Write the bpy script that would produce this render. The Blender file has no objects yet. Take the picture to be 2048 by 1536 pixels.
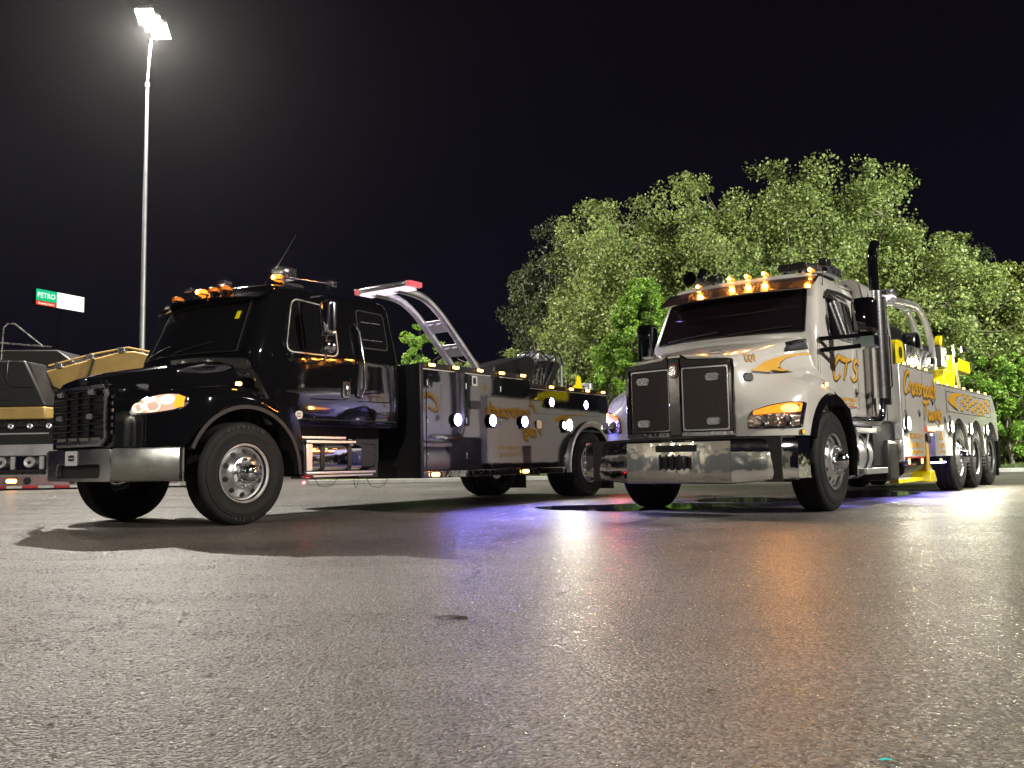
import bpy, bmesh, math, random
import numpy as np
from mathutils import Vector, Matrix
from mathutils.bvhtree import BVHTree
R = math.radians
PI = math.pi
random.seed(7); rng = np.random.default_rng(7)
sc = bpy.context.scene
COL = sc.collection

# ------------------------------------------------------------ camera
F_PX, PITCH, ROLL, CAM_H = 1727.34, R(5.055), R(1.0116), 0.6064
cd = bpy.data.cameras.new('camera'); cam = bpy.data.objects.new('camera', cd); COL.objects.link(cam)
cd.sensor_width = 36; cd.lens = F_PX/2048*36; cd.clip_start = .05; cd.clip_end = 2000
cp, sp, cr, sr = math.cos(PITCH), math.sin(PITCH), math.cos(ROLL), math.sin(ROLL)
right = Vector((cr, sr*sp, -sr*cp)); up = Vector((sr, -cr*sp, cr*cp)); fwd = Vector((0, cp, sp))
M = Matrix((right, up, -fwd)).transposed().to_4x4(); M.translation = (0, 0, CAM_H)
cam.matrix_world = M
sc.camera = cam

# ------------------------------------------------------------ world (night sky) and exposure
w = bpy.data.worlds.new('World'); sc.world = w; w.use_nodes = True
nt = w.node_tree; nt.nodes.clear()
wo = nt.nodes.new('ShaderNodeOutputWorld'); bg = nt.nodes.new('ShaderNodeBackground')
tc = nt.nodes.new('ShaderNodeTexCoord'); sx = nt.nodes.new('ShaderNodeSeparateXYZ')
rp = nt.nodes.new('ShaderNodeValToRGB')
nt.links.new(tc.outputs['Generated'], sx.inputs[0]); nt.links.new(sx.outputs[2], rp.inputs[0])
rp.color_ramp.elements[0].position = 0.0; rp.color_ramp.elements[0].color = (.0040, .0036, .0085, 1)
rp.color_ramp.elements[1].position = 0.6; rp.color_ramp.elements[1].color = (.0032, .0021, .0042, 1)
nt.links.new(rp.outputs[0], bg.inputs[0]); bg.inputs[1].default_value = 1.0
nt.links.new(bg.outputs[0], wo.inputs[0])
vs = sc.view_settings
vs.view_transform = 'Standard'; vs.look = 'None'; vs.exposure = 0; vs.gamma = 1; vs.use_curve_mapping = False
sc.render.engine = 'CYCLES'
cy = sc.cycles
cy.use_denoising = True; cy.max_bounces = 7; cy.diffuse_bounces = 2; cy.glossy_bounces = 5; cy.transmission_bounces = 4
cy.sample_clamp_indirect = 6; cy.caustics_reflective = False; cy.caustics_refractive = False

# ------------------------------------------------------------ materials
MATS = {}
def nodes(m):
    return m.node_tree.nodes, m.node_tree.links
def mat(name, col=(.5, .5, .5), rough=.5, metal=0., coat=0., ior=None, bump=None, em=None, es=0., var=0., vscale=4., rvar=0., trans=0.):
    """Principled material; bump=(scale, strength, distance); var = brightness mottling"""
    m = bpy.data.materials.new(name); m.use_nodes = True; N, L = nodes(m)
    p = N['Principled BSDF']
    p.inputs['Base Color'].default_value = (*col, 1); p.inputs['Roughness'].default_value = rough
    p.inputs['Metallic'].default_value = metal; p.inputs['Coat Weight'].default_value = coat
    p.inputs['Coat Roughness'].default_value = .03
    if ior: p.inputs['IOR'].default_value = ior
    if trans: p.inputs['Transmission Weight'].default_value = trans
    if em: p.inputs['Emission Color'].default_value = (*em, 1); p.inputs['Emission Strength'].default_value = es
    if var or rvar or bump:
        t = N.new('ShaderNodeTexCoord')
    if var or rvar:
        n = N.new('ShaderNodeTexNoise'); n.inputs['Scale'].default_value = vscale; n.inputs['Detail'].default_value = 6
        L.new(t.outputs['Object'], n.inputs['Vector'])
    if var:
        r = N.new('ShaderNodeMapRange'); r.inputs[1].default_value = .3; r.inputs[2].default_value = .7
        r.inputs[3].default_value = 1-var; r.inputs[4].default_value = 1+var
        L.new(n.outputs[0], r.inputs[0])
        x = N.new('ShaderNodeVectorMath'); x.operation = 'SCALE'; x.inputs[0].default_value = col
        L.new(r.outputs[0], x.inputs['Scale']); L.new(x.outputs[0], p.inputs['Base Color'])
    if rvar:
        r = N.new('ShaderNodeMapRange'); r.inputs[1].default_value = .3; r.inputs[2].default_value = .7
        r.inputs[3].default_value = max(.02, rough-rvar); r.inputs[4].default_value = rough+rvar
        L.new(n.outputs[0], r.inputs[0]); L.new(r.outputs[0], p.inputs['Roughness'])
    if bump:
        n2 = N.new('ShaderNodeTexNoise'); n2.inputs['Scale'].default_value = bump[0]; n2.inputs['Detail'].default_value = 3
        L.new(t.outputs['Object'], n2.inputs['Vector'])
        b = N.new('ShaderNodeBump'); b.inputs['Strength'].default_value = bump[1]; b.inputs['Distance'].default_value = bump[2]
        L.new(n2.outputs[0], b.inputs['Height']); L.new(b.outputs[0], p.inputs['Normal'])
    MATS[name] = m
    return m
black = mat('black_paint', (.004, .004, .005), .06, 0, 1., 1.6, bump=(9, .25, .004))
blackbox = mat('black_body_gloss', (.006, .006, .008), .05, 0, 1., 1.9, bump=(5, .2, .004))
white = mat('white_paint', (.53, .51, .475), .2, 0, 1., bump=(7, .2, .004), var=.03)
chrome = mat('chrome', (.82, .82, .84), .11, 1., bump=(4, .15, .004))
chrome_r = mat('brushed_steel', (.55, .55, .56), .28, 1., rvar=.08, vscale=14)
alu = mat('polished_aluminium', (.90, .90, .92), .38, 1., rvar=.05, vscale=6)
bumpsteel = mat('wavy_polished_steel', (.86, .83, .78), .055, 1., bump=(2.2, .35, .03))
satin = mat('satin_bumper', (.55, .55, .52), .32, 1., bump=(11, .25, .004), rvar=.08, vscale=6)
rubber = mat('tyre_rubber', (.0095, .0093, .009), .7, ior=1.33, var=.35, vscale=9, bump=(60, .3, .002))
plastic = mat('black_plastic', (.012, .012, .012), .42, bump=(70, .3, .001))
steelblk = mat('black_steel', (.010, .010, .011), .28, var=.4, vscale=5)
under = mat('underbody', (.015, .014, .013), .7)
glass = mat('tinted_glass', (.006, .006, .007), .02, 0, .6, 1.5)
glassw = mat('windshield_glass', (.010, .006, .008), .02, 0, .6, 1.5)
gold = mat('gold_lettering', (.62, .33, .03), .35, 0, .5, em=None)
dark = mat('dark_outline', (.02, .014, .01), .4)
meshwire = mat('dark_wire', (.13, .115, .11), .4, .8)
wheelchrome = mat('wheel_chrome', (.96, .96, .97), .28, 1.)
yellow = mat('safety_yellow', (.75, .62, .0), .35, var=.1)
yellowd = mat('ochre_yellow', (.60, .36, .05), .4, var=.15)
catyel = mat('machine_yellow', (.40, .26, .09), .38, var=.15, vscale=2, bump=(3, .2, .01))
catblk = mat('machine_black', (.014, .013, .014), .42, var=.3, vscale=2)
whitem = mat('white_lettering', (.75, .75, .75), .4)
redm = mat('red_paint', (.5, .03, .03), .4)
galv = mat('galvanised_pole', (.27, .27, .29), .45, .6, var=.15, vscale=3)
bark = mat('bark', (.17, .145, .11), .9, var=.4, vscale=8)
clear = mat('clear_lens', (.75, .75, .78), .12, .85, 1., bump=(60, .6, .004))
amber_off = mat('amber_reflector', (.8, .22, .02), .15, .0, 1., bump=(70, .6, .004))
E_amber = mat('amber_led', (.8, .3, .03), .3, em=(1, .24, .012), es=1.8)
E_core = mat('amber_core', (1, .6, .2), .3, em=(1, .42, .06), es=30)
E_amberw = mat('amber_small_led', (.8, .3, .03), .3, em=(1, .42, .07), es=16)
E_white = mat('white_work_led', (.9, .9, .8), .3, em=(1, .96, .66), es=420)
E_blue = mat('blue_white_led', (.8, .8, 1), .3, em=(.34, .30, 1.), es=130)
E_blues = mat('blue_strip_led', (.8, .8, 1), .3, em=(.32, .30, 1.), es=40)
E_head = mat('headlight_element', (1, .9, .7), .3, em=(1, .52, .24), es=6)
E_red = mat('red_tail_led', (.8, .02, .02), .3, em=(1, .02, .03), es=60)
E_pink = mat('rosy_led', (.9, .8, .85), .3, em=(1, .75, .9), es=1.3)
E_lamp = mat('area_lamp_element', (1, 1, .9), .3, em=(1, .98, .86), es=60)
E_sgreen = mat('sign_green', (.0, .5, .2), .4, em=(.01, .62, .25), es=1.0)
E_sred = mat('sign_red', (.6, .08, .03), .4, em=(.9, .08, .02), es=1.0)
E_swhite = mat('sign_white', (.9, .9, .9), .4, em=(.9, 1, .92), es=1.6)
sgrey = mat('sign_lettering', (.25, .3, .28), .5, em=(.3, .35, .33), es=.6)

def droplets(m, scale, amount):
    N, L = nodes(m); p = N['Principled BSDF']; t = N.new('ShaderNodeTexCoord')
    v = N.new('ShaderNodeTexVoronoi'); v.inputs['Scale'].default_value = scale
    L.new(t.outputs['Object'], v.inputs['Vector'])
    r = N.new('ShaderNodeMapRange'); r.inputs[1].default_value = .0; r.inputs[2].default_value = .35; r.inputs[3].default_value = 1; r.inputs[4].default_value = 0
    L.new(v.outputs['Distance'], r.inputs[0])
    b = N.new('ShaderNodeBump'); b.inputs['Strength'].default_value = amount; b.inputs['Distance'].default_value = .004
    L.new(r.outputs[0], b.inputs['Height'])
    old = [l for l in L if l.to_socket == p.inputs['Normal']]
    if old: L.new(old[0].from_socket, b.inputs['Normal'])
    L.new(b.outputs[0], p.inputs['Normal']); L.new(b.outputs[0], p.inputs['Coat Normal'])
visorm = mat('rain_beaded_visor', (.02, .012, .012), .2, 0, 1.); droplets(visorm, 90, .8)

def tread_plate():
    m = bpy.data.materials.new('tread_plate'); m.use_nodes = True; N, L = nodes(m); p = N['Principled BSDF']
    p.inputs['Base Color'].default_value = (.07, .07, .075, 1); p.inputs['Roughness'].default_value = .28; p.inputs['Metallic'].default_value = .8
    t = N.new('ShaderNodeTexCoord'); se = N.new('ShaderNodeSeparateXYZ'); L.new(t.outputs['Object'], se.inputs[0])
    def mt(op, a, b=None):
        x = N.new('ShaderNodeMath'); x.operation = op
        for k, q in enumerate((a, b)):
            if q is None: continue
            if isinstance(q, (int, float)): x.inputs[k].default_value = q
            else: L.new(q, x.inputs[k])
        return x.outputs[0]
    h_ = mt('ADD', se.outputs[0], se.outputs[1])
    sn = [mt('SINE', mt('MULTIPLY', mt(o_, h_, se.outputs[2]), 135.)) for o_ in ('ADD', 'SUBTRACT')]
    mx = N.new('ShaderNodeMath'); mx.operation = 'MULTIPLY'; L.new(sn[0], mx.inputs[0]); L.new(sn[1], mx.inputs[1])
    r = N.new('ShaderNodeMapRange'); r.inputs[1].default_value = .3; r.inputs[2].default_value = .55; L.new(mx.outputs[0], r.inputs[0])
    b = N.new('ShaderNodeBump'); b.inputs['Strength'].default_value = .9; b.inputs['Distance'].default_value = .006
    L.new(r.outputs[0], b.inputs['Height']); L.new(b.outputs[0], p.inputs['Normal'])
    return m
treadp = tread_plate()

def asphalt():
    m = bpy.data.materials.new('damp_asphalt'); m.use_nodes = True; N, L = nodes(m); p = N['Principled BSDF']
    t = N.new('ShaderNodeTexCoord')
    def noise(s, d=5, sc_=None, rough=.5):
        n = N.new('ShaderNodeTexNoise'); n.inputs['Scale'].default_value = s; n.inputs['Detail'].default_value = d; n.inputs['Roughness'].default_value = rough
        if sc_:
            mp = N.new('ShaderNodeMapping'); mp.inputs['Scale'].default_value = sc_; mp.inputs['Rotation'].default_value = (0, 0, R(24))
            L.new(t.outputs['Object'], mp.inputs[0]); L.new(mp.outputs[0], n.inputs['Vector'])
        else: L.new(t.outputs['Object'], n.inputs['Vector'])
        return n
    def rng_(src, a, b, c, d):
        r = N.new('ShaderNodeMapRange'); r.inputs[1].default_value = a; r.inputs[2].default_value = b; r.inputs[3].default_value = c; r.inputs[4].default_value = d
        L.new(src, r.inputs[0]); return r.outputs[0]
    def math_(op, a, b):
        x = N.new('ShaderNodeMath'); x.operation = op
        for i, s in enumerate((a, b)):
            if isinstance(s, (int, float)): x.inputs[i].default_value = s
            else: L.new(s, x.inputs[i])
        return x.outputs[0]
    big = noise(.35, 6); streak = noise(.5, 6, (.5, 3.2, 1)); fine = noise(70, 4); med = noise(6, 5)
    v = N.new('ShaderNodeTexVoronoi'); v.inputs['Scale'].default_value = 92; L.new(t.outputs['Object'], v.inputs['Vector'])
    # cracks
    vd = N.new('ShaderNodeTexVoronoi'); vd.feature = 'DISTANCE_TO_EDGE'; vd.inputs['Scale'].default_value = .42
    ds = N.new('ShaderNodeVectorMath'); ds.operation = 'ADD'; sc3 = N.new('ShaderNodeVectorMath'); sc3.operation = 'SCALE'; sc3.inputs['Scale'].default_value = .35
    L.new(med.outputs['Color'], sc3.inputs[0]); L.new(t.outputs['Object'], ds.inputs[0]); L.new(sc3.outputs[0], ds.inputs[1]); L.new(ds.outputs[0], vd.inputs['Vector'])
    crack = rng_(vd.outputs['Distance'], 0, .010, 1, 0)
    crack = math_('MULTIPLY', crack, rng_(big.outputs[0], .46, .56, 0, .9))
    stain = noise(1.3, 7, None, .62)
    c = math_('MULTIPLY', rng_(big.outputs[0], .3, .7, .68, 1.3), rng_(streak.outputs[0], .3, .7, .78, 1.2))
    c = math_('MULTIPLY', c, rng_(fine.outputs[0], .3, .7, .6, 1.4))
    c = math_('MULTIPLY', c, rng_(v.outputs['Color'], 0, 1, .3, 2.0))
    c = math_('MULTIPLY', c, rng_(crack, 0, 1, 1, .2)); c = math_('MULTIPLY', c, rng_(stain.outputs[0], .33, .43, .72, 1))
    s = N.new('ShaderNodeVectorMath'); s.operation = 'SCALE'; s.inputs[0].default_value = (.108, .098, .087); L.new(c, s.inputs['Scale'])
    L.new(s.outputs[0], p.inputs['Base Color'])
    rr = math_('ADD', rng_(streak.outputs[0], .35, .7, .36, .48), rng_(med.outputs[0], .3, .7, -.05, .05))
    sp3 = N.new('ShaderNodeSeparateColor'); L.new(v.outputs['Color'], sp3.inputs[0])
    rr = math_('ADD', rr, rng_(stain.outputs[0], .35, .65, -.03, .06)); rr = math_('SUBTRACT', rr, rng_(sp3.outputs[1], .55, 1, 0, .26)); L.new(rr, p.inputs['Roughness'])
    h = math_('ADD', rng_(v.outputs['Distance'], 0, .8, 1, 0), math_('MULTIPLY', fine.outputs[0], 1.0))
    h = math_('SUBTRACT', h, math_('MULTIPLY', crack, 2.0))
    b = N.new('ShaderNodeBump'); b.inputs['Strength'].default_value = 1.; b.inputs['Distance'].default_value = .0085
    L.new(h, b.inputs['Height']); L.new(b.outputs[0], p.inputs['Normal'])
    p.inputs['IOR'].default_value = 1.40
    return m
asph = asphalt()
def leafmat(name, c, v=.35):
    m = bpy.data.materials.new(name); m.use_nodes = True; N, L = nodes(m); p = N['Principled BSDF']
    g = N.new('ShaderNodeNewGeometry'); r = N.new('ShaderNodeValToRGB')
    r.color_ramp.elements[0].color = (*[x*(1-v) for x in c], 1); r.color_ramp.elements[1].color = (c[0]*(1+v)*1.15, c[1]*(1+v), c[2]*(1+v*.5), 1)
    L.new(g.outputs['Random Per Island'], r.inputs[0]); L.new(r.outputs[0], p.inputs['Base Color'])
    p.inputs['Roughness'].default_value = .5
    tr = N.new('ShaderNodeBsdfTranslucent'); L.new(r.outputs[0], tr.inputs[0]); mx = N.new('ShaderNodeMixShader'); mx.inputs[0].default_value = .3
    L.new(p.outputs[0], mx.inputs[1]); L.new(tr.outputs[0], mx.inputs[2]); L.new(mx.outputs[0], N['Material Output'].inputs[0])
    return m
leafA = leafmat('maple_leaves', (.205, .28, .095)); leafB = leafmat('linden_leaves', (.17, .33, .045)); leafC = leafmat('dark_leaves', (.07, .10, .045)); leafD = leafmat('olive_leaves', (.18, .22, .05))

# ------------------------------------------------------------ mesh builder
class MB:
    def __init__(s): s.v = []; s.f = []
    def add(s, vs_, fs):
        o = len(s.v); s.v += [tuple(x) for x in vs_]; s.f += [tuple(i+o for i in f) for f in fs]; return s
    def box(s, x0, x1, y0, y1, z0, z1):
        return s.add([(x0, y0, z0), (x1, y0, z0), (x1, y1, z0), (x0, y1, z0), (x0, y0, z1), (x1, y0, z1), (x1, y1, z1), (x0, y1, z1)],
                     [(0, 3, 2, 1), (4, 5, 6, 7), (0, 1, 5, 4), (1, 2, 6, 5), (2, 3, 7, 6), (3, 0, 4, 7)])
    def bar(s, a, b, wx, wz, upv=(0, 0, 1)):
        a = Vector(a); b = Vector(b); d = (b-a).normalized(); u = Vector(upv); r = d.cross(u)
        if r.length < 1e-4: r = d.cross(Vector((0, 1, 0)))
        r.normalize(); u = r.cross(d).normalized(); P = []
        for c in (a, b):
            for i, j in ((-1, -1), (1, -1), (1, 1), (-1, 1)): P.append(c+r*(wx/2*i)+u*(wz/2*j))
        return s.add(P, [(0, 1, 2, 3), (7, 6, 5, 4), (0, 4, 5, 1), (1, 5, 6, 2), (2, 6, 7, 3), (3, 7, 4, 0)])
    def prism(s, poly, t0, t1, axis='y'):
        """poly in the two other axes (x,z for y; y,z for x; x,y for z)"""
        n = len(poly)
        def P(a, b, t): return {'y': (a, t, b), 'x': (t, a, b), 'z': (a, b, t)}[axis]
        V = [P(a, b, t0) for a, b in poly]+[P(a, b, t1) for a, b in poly]
        return s.add(V, [tuple(range(n)), tuple(range(2*n-1, n-1, -1))]+[(i, i+n, (i+1) % n+n, (i+1) % n) for i in range(n)])
    def plate(s, poly, fn, t):
        """poly (u,v) mapped through fn(u,v,d); d=0 back, d=t front"""
        n = len(poly); V = [fn(a, b, 0) for a, b in poly]+[fn(a, b, t) for a, b in poly]
        return s.add(V, [tuple(range(n)), tuple(range(2*n-1, n-1, -1))]+[(i, i+n, (i+1) % n+n, (i+1) % n) for i in range(n)])
    def frame(s, outer, inner, fn, t):
        n = len(outer); V = []
        for d in (0, t):
            V += [fn(a, b, d) for a, b in outer]+[fn(a, b, d) for a, b in inner]
        F = []
        for i in range(n):
            j = (i+1) % n
            F += [(2*n+i, 2*n+j, 3*n+j, 3*n+i), (i, j, 2*n+j, 2*n+i), (n+i, 3*n+i, 3*n+j, n+j), (i, n+i, n+j, j)]
        return s.add(V, F)
    def tube(s, pts, r, n=10, cap=True):
        P = [Vector(p) for p in pts]; rr = r if isinstance(r, (list, tuple)) else [r]*len(P)
        V = []; nrm = None
        for i, p in enumerate(P):
            d = (P[min(i+1, len(P)-1)]-P[max(i-1, 0)]).normalized()
            if nrm is None:
                nrm = d.orthogonal().normalized()
            else:
                nrm = (nrm-d*nrm.dot(d)).normalized()
            b = d.cross(nrm)
            V += [p+(nrm*math.cos(2*PI*k/n)+b*math.sin(2*PI*k/n))*rr[i] for k in range(n)]
        F = [(i*n+k, i*n+(k+1) % n, (i+1)*n+(k+1) % n, (i+1)*n+k) for i in range(len(P)-1) for k in range(n)]
        if cap: F += [tuple(range(n-1, -1, -1)), tuple(range((len(P)-1)*n, len(P)*n))]
        return s.add(V, F)
    def cyl(s, a, b, r, n=16): return s.tube([a, b], r, n)
    def lathe(s, prof, n=48, c=(0, 0, 0), axis='y', mod=None, closed=False):
        """prof: list of (t along axis, r)"""
        V = []
        for j, (t, r) in enumerate(prof):
            for k in range(n):
                a = 2*PI*k/n; q = r if mod is None else mod(j, k, t, r)
                u, v = q*math.cos(a), q*math.sin(a)
                V.append({'y': (c[0]+u, c[1]+t, c[2]+v), 'z': (c[0]+u, c[1]+v, c[2]+t), 'x': (c[0]+t, c[1]+u, c[2]+v)}[axis])
        m = len(prof); F = [(i*n+k, i*n+(k+1) % n, (i+1)*n+(k+1) % n, (i+1)*n+k) for i in range(m-1) for k in range(n)]
        if closed: F += [((m-1)*n+k, (m-1)*n+(k+1) % n, (k+1) % n, k) for k in range(n)]
        return s.add(V, F)
    def grid(s, rows, close=False):
        m, n = len(rows), len(rows[0]); V = [p for r_ in rows for p in r_]
        F = [(i*n+k, i*n+(k+1) % n, (i+1)*n+(k+1) % n, (i+1)*n+k) for i in range(m-1) for k in range(n if close else n-1)]
        return s.add(V, F)
    def build(s, name, m, parent=None, bevel=0, smooth=38, loc=None, kind=None, label=None, rot=None):
        me = bpy.data.meshes.new(name); me.from_pydata(s.v, [], s.f)
        bm = bmesh.new(); bm.from_mesh(me); bmesh.ops.recalc_face_normals(bm, faces=bm.faces); bm.to_mesh(me); bm.free()
        me.materials.append(m)
        return link(name, me, parent, bevel, smooth, loc, kind, label, rot)
def link(name, me, parent=None, bevel=0, smooth=38, loc=None, kind=None, label=None, rot=None):
    if smooth:
        me.polygons.foreach_set('use_smooth', [True]*len(me.polygons)); me.set_sharp_from_angle(angle=R(smooth))
    o = bpy.data.objects.new(name, me); COL.objects.link(o); o.parent = parent
    if loc: o.location = loc
    if rot: o.rotation_euler = rot
    if bevel:
        b = o.modifiers.new('bevel', 'BEVEL'); b.width = bevel; b.segments = 2; b.limit_method = 'ANGLE'; b.angle_limit = R(40); b.harden_normals = False
    if kind: o['kind'] = kind
    if label: o['label'] = label
    return o
def empty(name, loc, rz, label, cat, group=None):
    o = bpy.data.objects.new(name, None); COL.objects.link(o); o.location = loc; o.rotation_euler = (0, 0, rz); o.empty_display_size = .3
    o['label'] = label; o['category'] = cat
    if group: o['group'] = group
    return o
def tag(o, label, cat, group=None):
    o['label'] = label; o['category'] = cat
    if group: o['group'] = group
    return o
def again(o, loc, parent=None, rot=None, name=None):
    """copy an object and the children it has, sharing meshes"""
    c = o.copy(); COL.objects.link(c); c.parent = parent if parent else o.parent
    if loc is not None: c.location = loc
    if rot is not None: c.rotation_euler = rot
    for ch in list(o.children): again(ch, None, c)
    return c
def rpoly(pts, r, n=4):
    """polygon with rounded corners"""
    out = []; m = len(pts)
    for i in range(m):
        p = Vector(pts[i]); a = Vector(pts[i-1])-p; b = Vector(pts[(i+1) % m])-p
        k = r[i] if isinstance(r, (list, tuple)) else r
        k = min(k, a.length*.49, b.length*.49); A = p+a.normalized()*k; B = p+b.normalized()*k
        for j in range(n+1):
            t = j/n; out.append(tuple(A*(1-t)**2+p*2*t*(1-t)+B*t*t))
    return out
def inset(poly, d):
    c = Vector((sum(p[0] for p in poly)/len(poly), sum(p[1] for p in poly)/len(poly)))
    xs = [p[0] for p in poly]; ys = [p[1] for p in poly]; w_, h_ = max(xs)-min(xs), max(ys)-min(ys)
    return [(c.x+(p[0]-c.x)*(1-2*d/w_), c.y+(p[1]-c.y)*(1-2*d/h_)) for p in poly]
def arc(cx, cz, r, a0, a1, n):
    return [(cx+r*math.cos(R(a0+(a1-a0)*i/n)), cz+r*math.sin(R(a0+(a1-a0)*i/n))) for i in range(n+1)]
def spline(pts, n=6):
    P = [Vector(p) for p in pts]; out = []
    for i in range(len(P)-1):
        a, b, c, d = P[max(i-1, 0)], P[i], P[i+1], P[min(i+2, len(P)-1)]
        for j in range(n):
            t = j/n; out.append(.5*((2*b)+(c-a)*t+(2*a-5*b+4*c-d)*t*t+(3*b-a-3*c+d)*t**3))
    out.append(P[-1]); return out
def side(y0): return lambda a, b, d: (a, y0-d, b)          # plate on a near-side plane, growing outwards
def front(x0): return lambda a, b, d: (x0-d, a, b)         # plate on a front plane (a=y)
def lerp(x, tab):
    if x <= tab[0][0]: return tab[0][1]
    for (a, u), (b, v_) in zip(tab, tab[1:]):
        if x <= b: return u+(v_-u)*(x-a)/(b-a)
    return tab[-1][1]

# ------------------------------------------------------------ lettering
def text_mesh(txt, size, ext=.002, sx_=1., shear=0.):
    c = bpy.data.curves.new('txt', 'FONT'); c.body = txt; c.size = size; c.extrude = ext; c.align_x = 'CENTER'; c.align_y = 'CENTER'; c.shear = shear; c.resolution_u = 3
    o = bpy.data.objects.new('txt', c); COL.objects.link(o)
    dg = bpy.context.evaluated_depsgraph_get(); me = bpy.data.meshes.new_from_object(o.evaluated_get(dg))
    bpy.data.objects.remove(o); bpy.data.curves.remove(c)
    V = [(v.co.x*sx_, v.co.y, v.co.z) for v in me.vertices]; F = [tuple(p.vertices) for p in me.polygons]
    bpy.data.meshes.remove(me); return V, F
def text_on(name, txt, size, fn, m, parent, sx_=1., ext=.002, shear=0., label=None):
    V, F = text_mesh(txt, size, ext, sx_, shear)
    mb = MB(); mb.add([fn(a, b, c) for a, b, c in V], F)
    me = bpy.data.meshes.new(name); me.from_pydata(mb.v, [], mb.f); me.materials.append(m)
    return link(name, me, parent, 0, 0, label=label, kind='stuff' if len(txt) > 1 else None)
GL = {  # brush script strokes, each a list of points, and the advance
 'C': ([[(.80, .80), (.72, .98), (.48, 1.02), (.2, .72), (.10, .34), (.22, .03), (.48, -.02), (.78, .22)]], .80),
 'T': ([[(-.02, .84), (.08, .96), (.5, .92), (1.0, 1.02)], [(.52, .92), (.46, .5), (.34, -.04)]], .92),
 'S': ([[(.86, .80), (.68, 1.0), (.42, .90), (.40, .66), (.68, .44), (.70, .14), (.42, -.02), (.10, .16)]], .85),
 'r': ([[(.05, .52), (.10, .2), (.06, 0)], [(.08, .28), (.22, .5), (.40, .48)]], .40),
 'o': ([[(.28, .5), (.08, .36), (.08, .1), (.26, -.02), (.44, .14), (.42, .4), (.28, .5)]], .50),
 's': ([[(.40, .44), (.22, .52), (.12, .38), (.34, .2), (.28, 0), (.06, .06)]], .42),
 'a': ([[(.40, .44), (.20, .5), (.06, .24), (.14, 0), (.32, .06), (.42, .44)], [(.42, .46), (.40, .1), (.52, .0)]], .55),
 'd': ([[(.40, .44), (.20, .5), (.06, .24), (.14, 0), (.32, .06), (.42, .44)], [(.52, .98), (.42, .4), (.40, .04), (.52, 0)]], .58),
 'w': ([[(.02, .5), (.06, .08), (.18, 0), (.30, .3), (.34, .05), (.48, 0), (.60, .5)]], .66),
 'i': ([[(.10, .5), (.08, .06), (.18, 0)], [(.14, .70), (.16, .76)]], .24),
 'n': ([[(.05, .5), (.06, 0)], [(.07, .3), (.22, .5), (.34, .4), (.34, .04), (.42, 0)]], .48),
 'g': ([[(.40, .44), (.20, .5), (.06, .24), (.14, .02), (.32, .1), (.42, .44)], [(.44, .48), (.40, -.2), (.22, -.42), (.04, -.3)]], .52),
 '0': ([[(.24, .98), (.06, .7), (.06, .25), (.24, 0), (.42, .3), (.42, .72), (.24, .98)]], .56),
 '1': ([[(.02, .72), (.20, .98), (.20, 0)]], .36)}
def script(txt, x0, z0, h, wid, surf, parent, stretch=1., slope=0., shear=.22, name='lettering'):
    """gold brush lettering over a dark outline; surf(x,z,d) -> point"""
    for mt, wd, off, dx, dz, nm in ((dark, wid*1.55, .0015, wid*.18, -wid*.18, 'letter_outline'), (gold, wid, .004, 0, 0, name)):
        cx = x0; mb = MB()
        for ch in txt:
            strokes, adv = GL[ch]
            for st in strokes:
                P = spline([Vector((p[0], p[1])) for p in st], 5); L_, R_ = [], []
                for i, p in enumerate(P):
                    d = (P[min(i+1, len(P)-1)]-P[max(i-1, 0)]).normalized(); nrm = Vector((-d.y, d.x))
                    t = i/(len(P)-1); ww = wd*(.62+.6*math.sin(PI*min(1, t*1.05+.06)))*.5
                    q = Vector(((p.x+shear*p.y)*h*stretch+cx+dx, p.y*h+z0+dz)); n2 = nrm*ww
                    for lst, s in ((L_, 1), (R_, -1)):
                        a = q+n2*s; lst.append(surf(a.x, a.y+slope*(a.x-x0), off))
                mb.grid([L_, R_])
            cx += adv*h*stretch
        mb.build(nm, mt, parent, smooth=0, kind='stuff')
def tiny_lettering(x0, x1, z, h, surf, parent, m=gold, seed=1, name='small_lettering'):
    """a line of small print too fine to read in the photograph"""
    r = random.Random(seed); mb = MB(); x = x0
    while x < x1-h*.3:
        wl = h*r.uniform(.35, .7)
        for (a, b, c, d) in r.choice([[(0, .3, 0, 1), (.3, 1, .8, 1)], [(0, 1, 0, .22), (0, .3, 0, 1), (.7, 1, 0, 1)], [(.35, .65, 0, 1), (0, 1, .8, 1)], [(0, .3, 0, 1), (.7, 1, .0, 1), (.3, .7, .4, .6)]]):
            mb.plate([(x+a*wl, z+c*h), (x+b*wl, z+c*h), (x+b*wl, z+d*h), (x+a*wl, z+d*h)], surf, .002)
        x += wl+h*(.18 if r.random() > .15 else .6)
    return mb.build(name, m, parent, smooth=0, kind='stuff')

# ============================================================ GROUND
def sheet(name, x0, x1, y0, y1, z, m, kind='structure', nx=1, ny=1):
    mb = MB(); mb.grid([[(x0+(x1-x0)*i/nx, y0+(y1-y0)*j/ny, z) for i in range(nx+1)] for j in range(ny+1)])
    return mb.build(name, m, kind=kind, smooth=0)
sheet('ground', -900, 900, -600, 1200, -.004, mat('dark_soil', (.02, .022, .012), .9, var=.3))
sheet('asphalt_yard', -90, 70, -50, 75, 0, asph)

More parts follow.
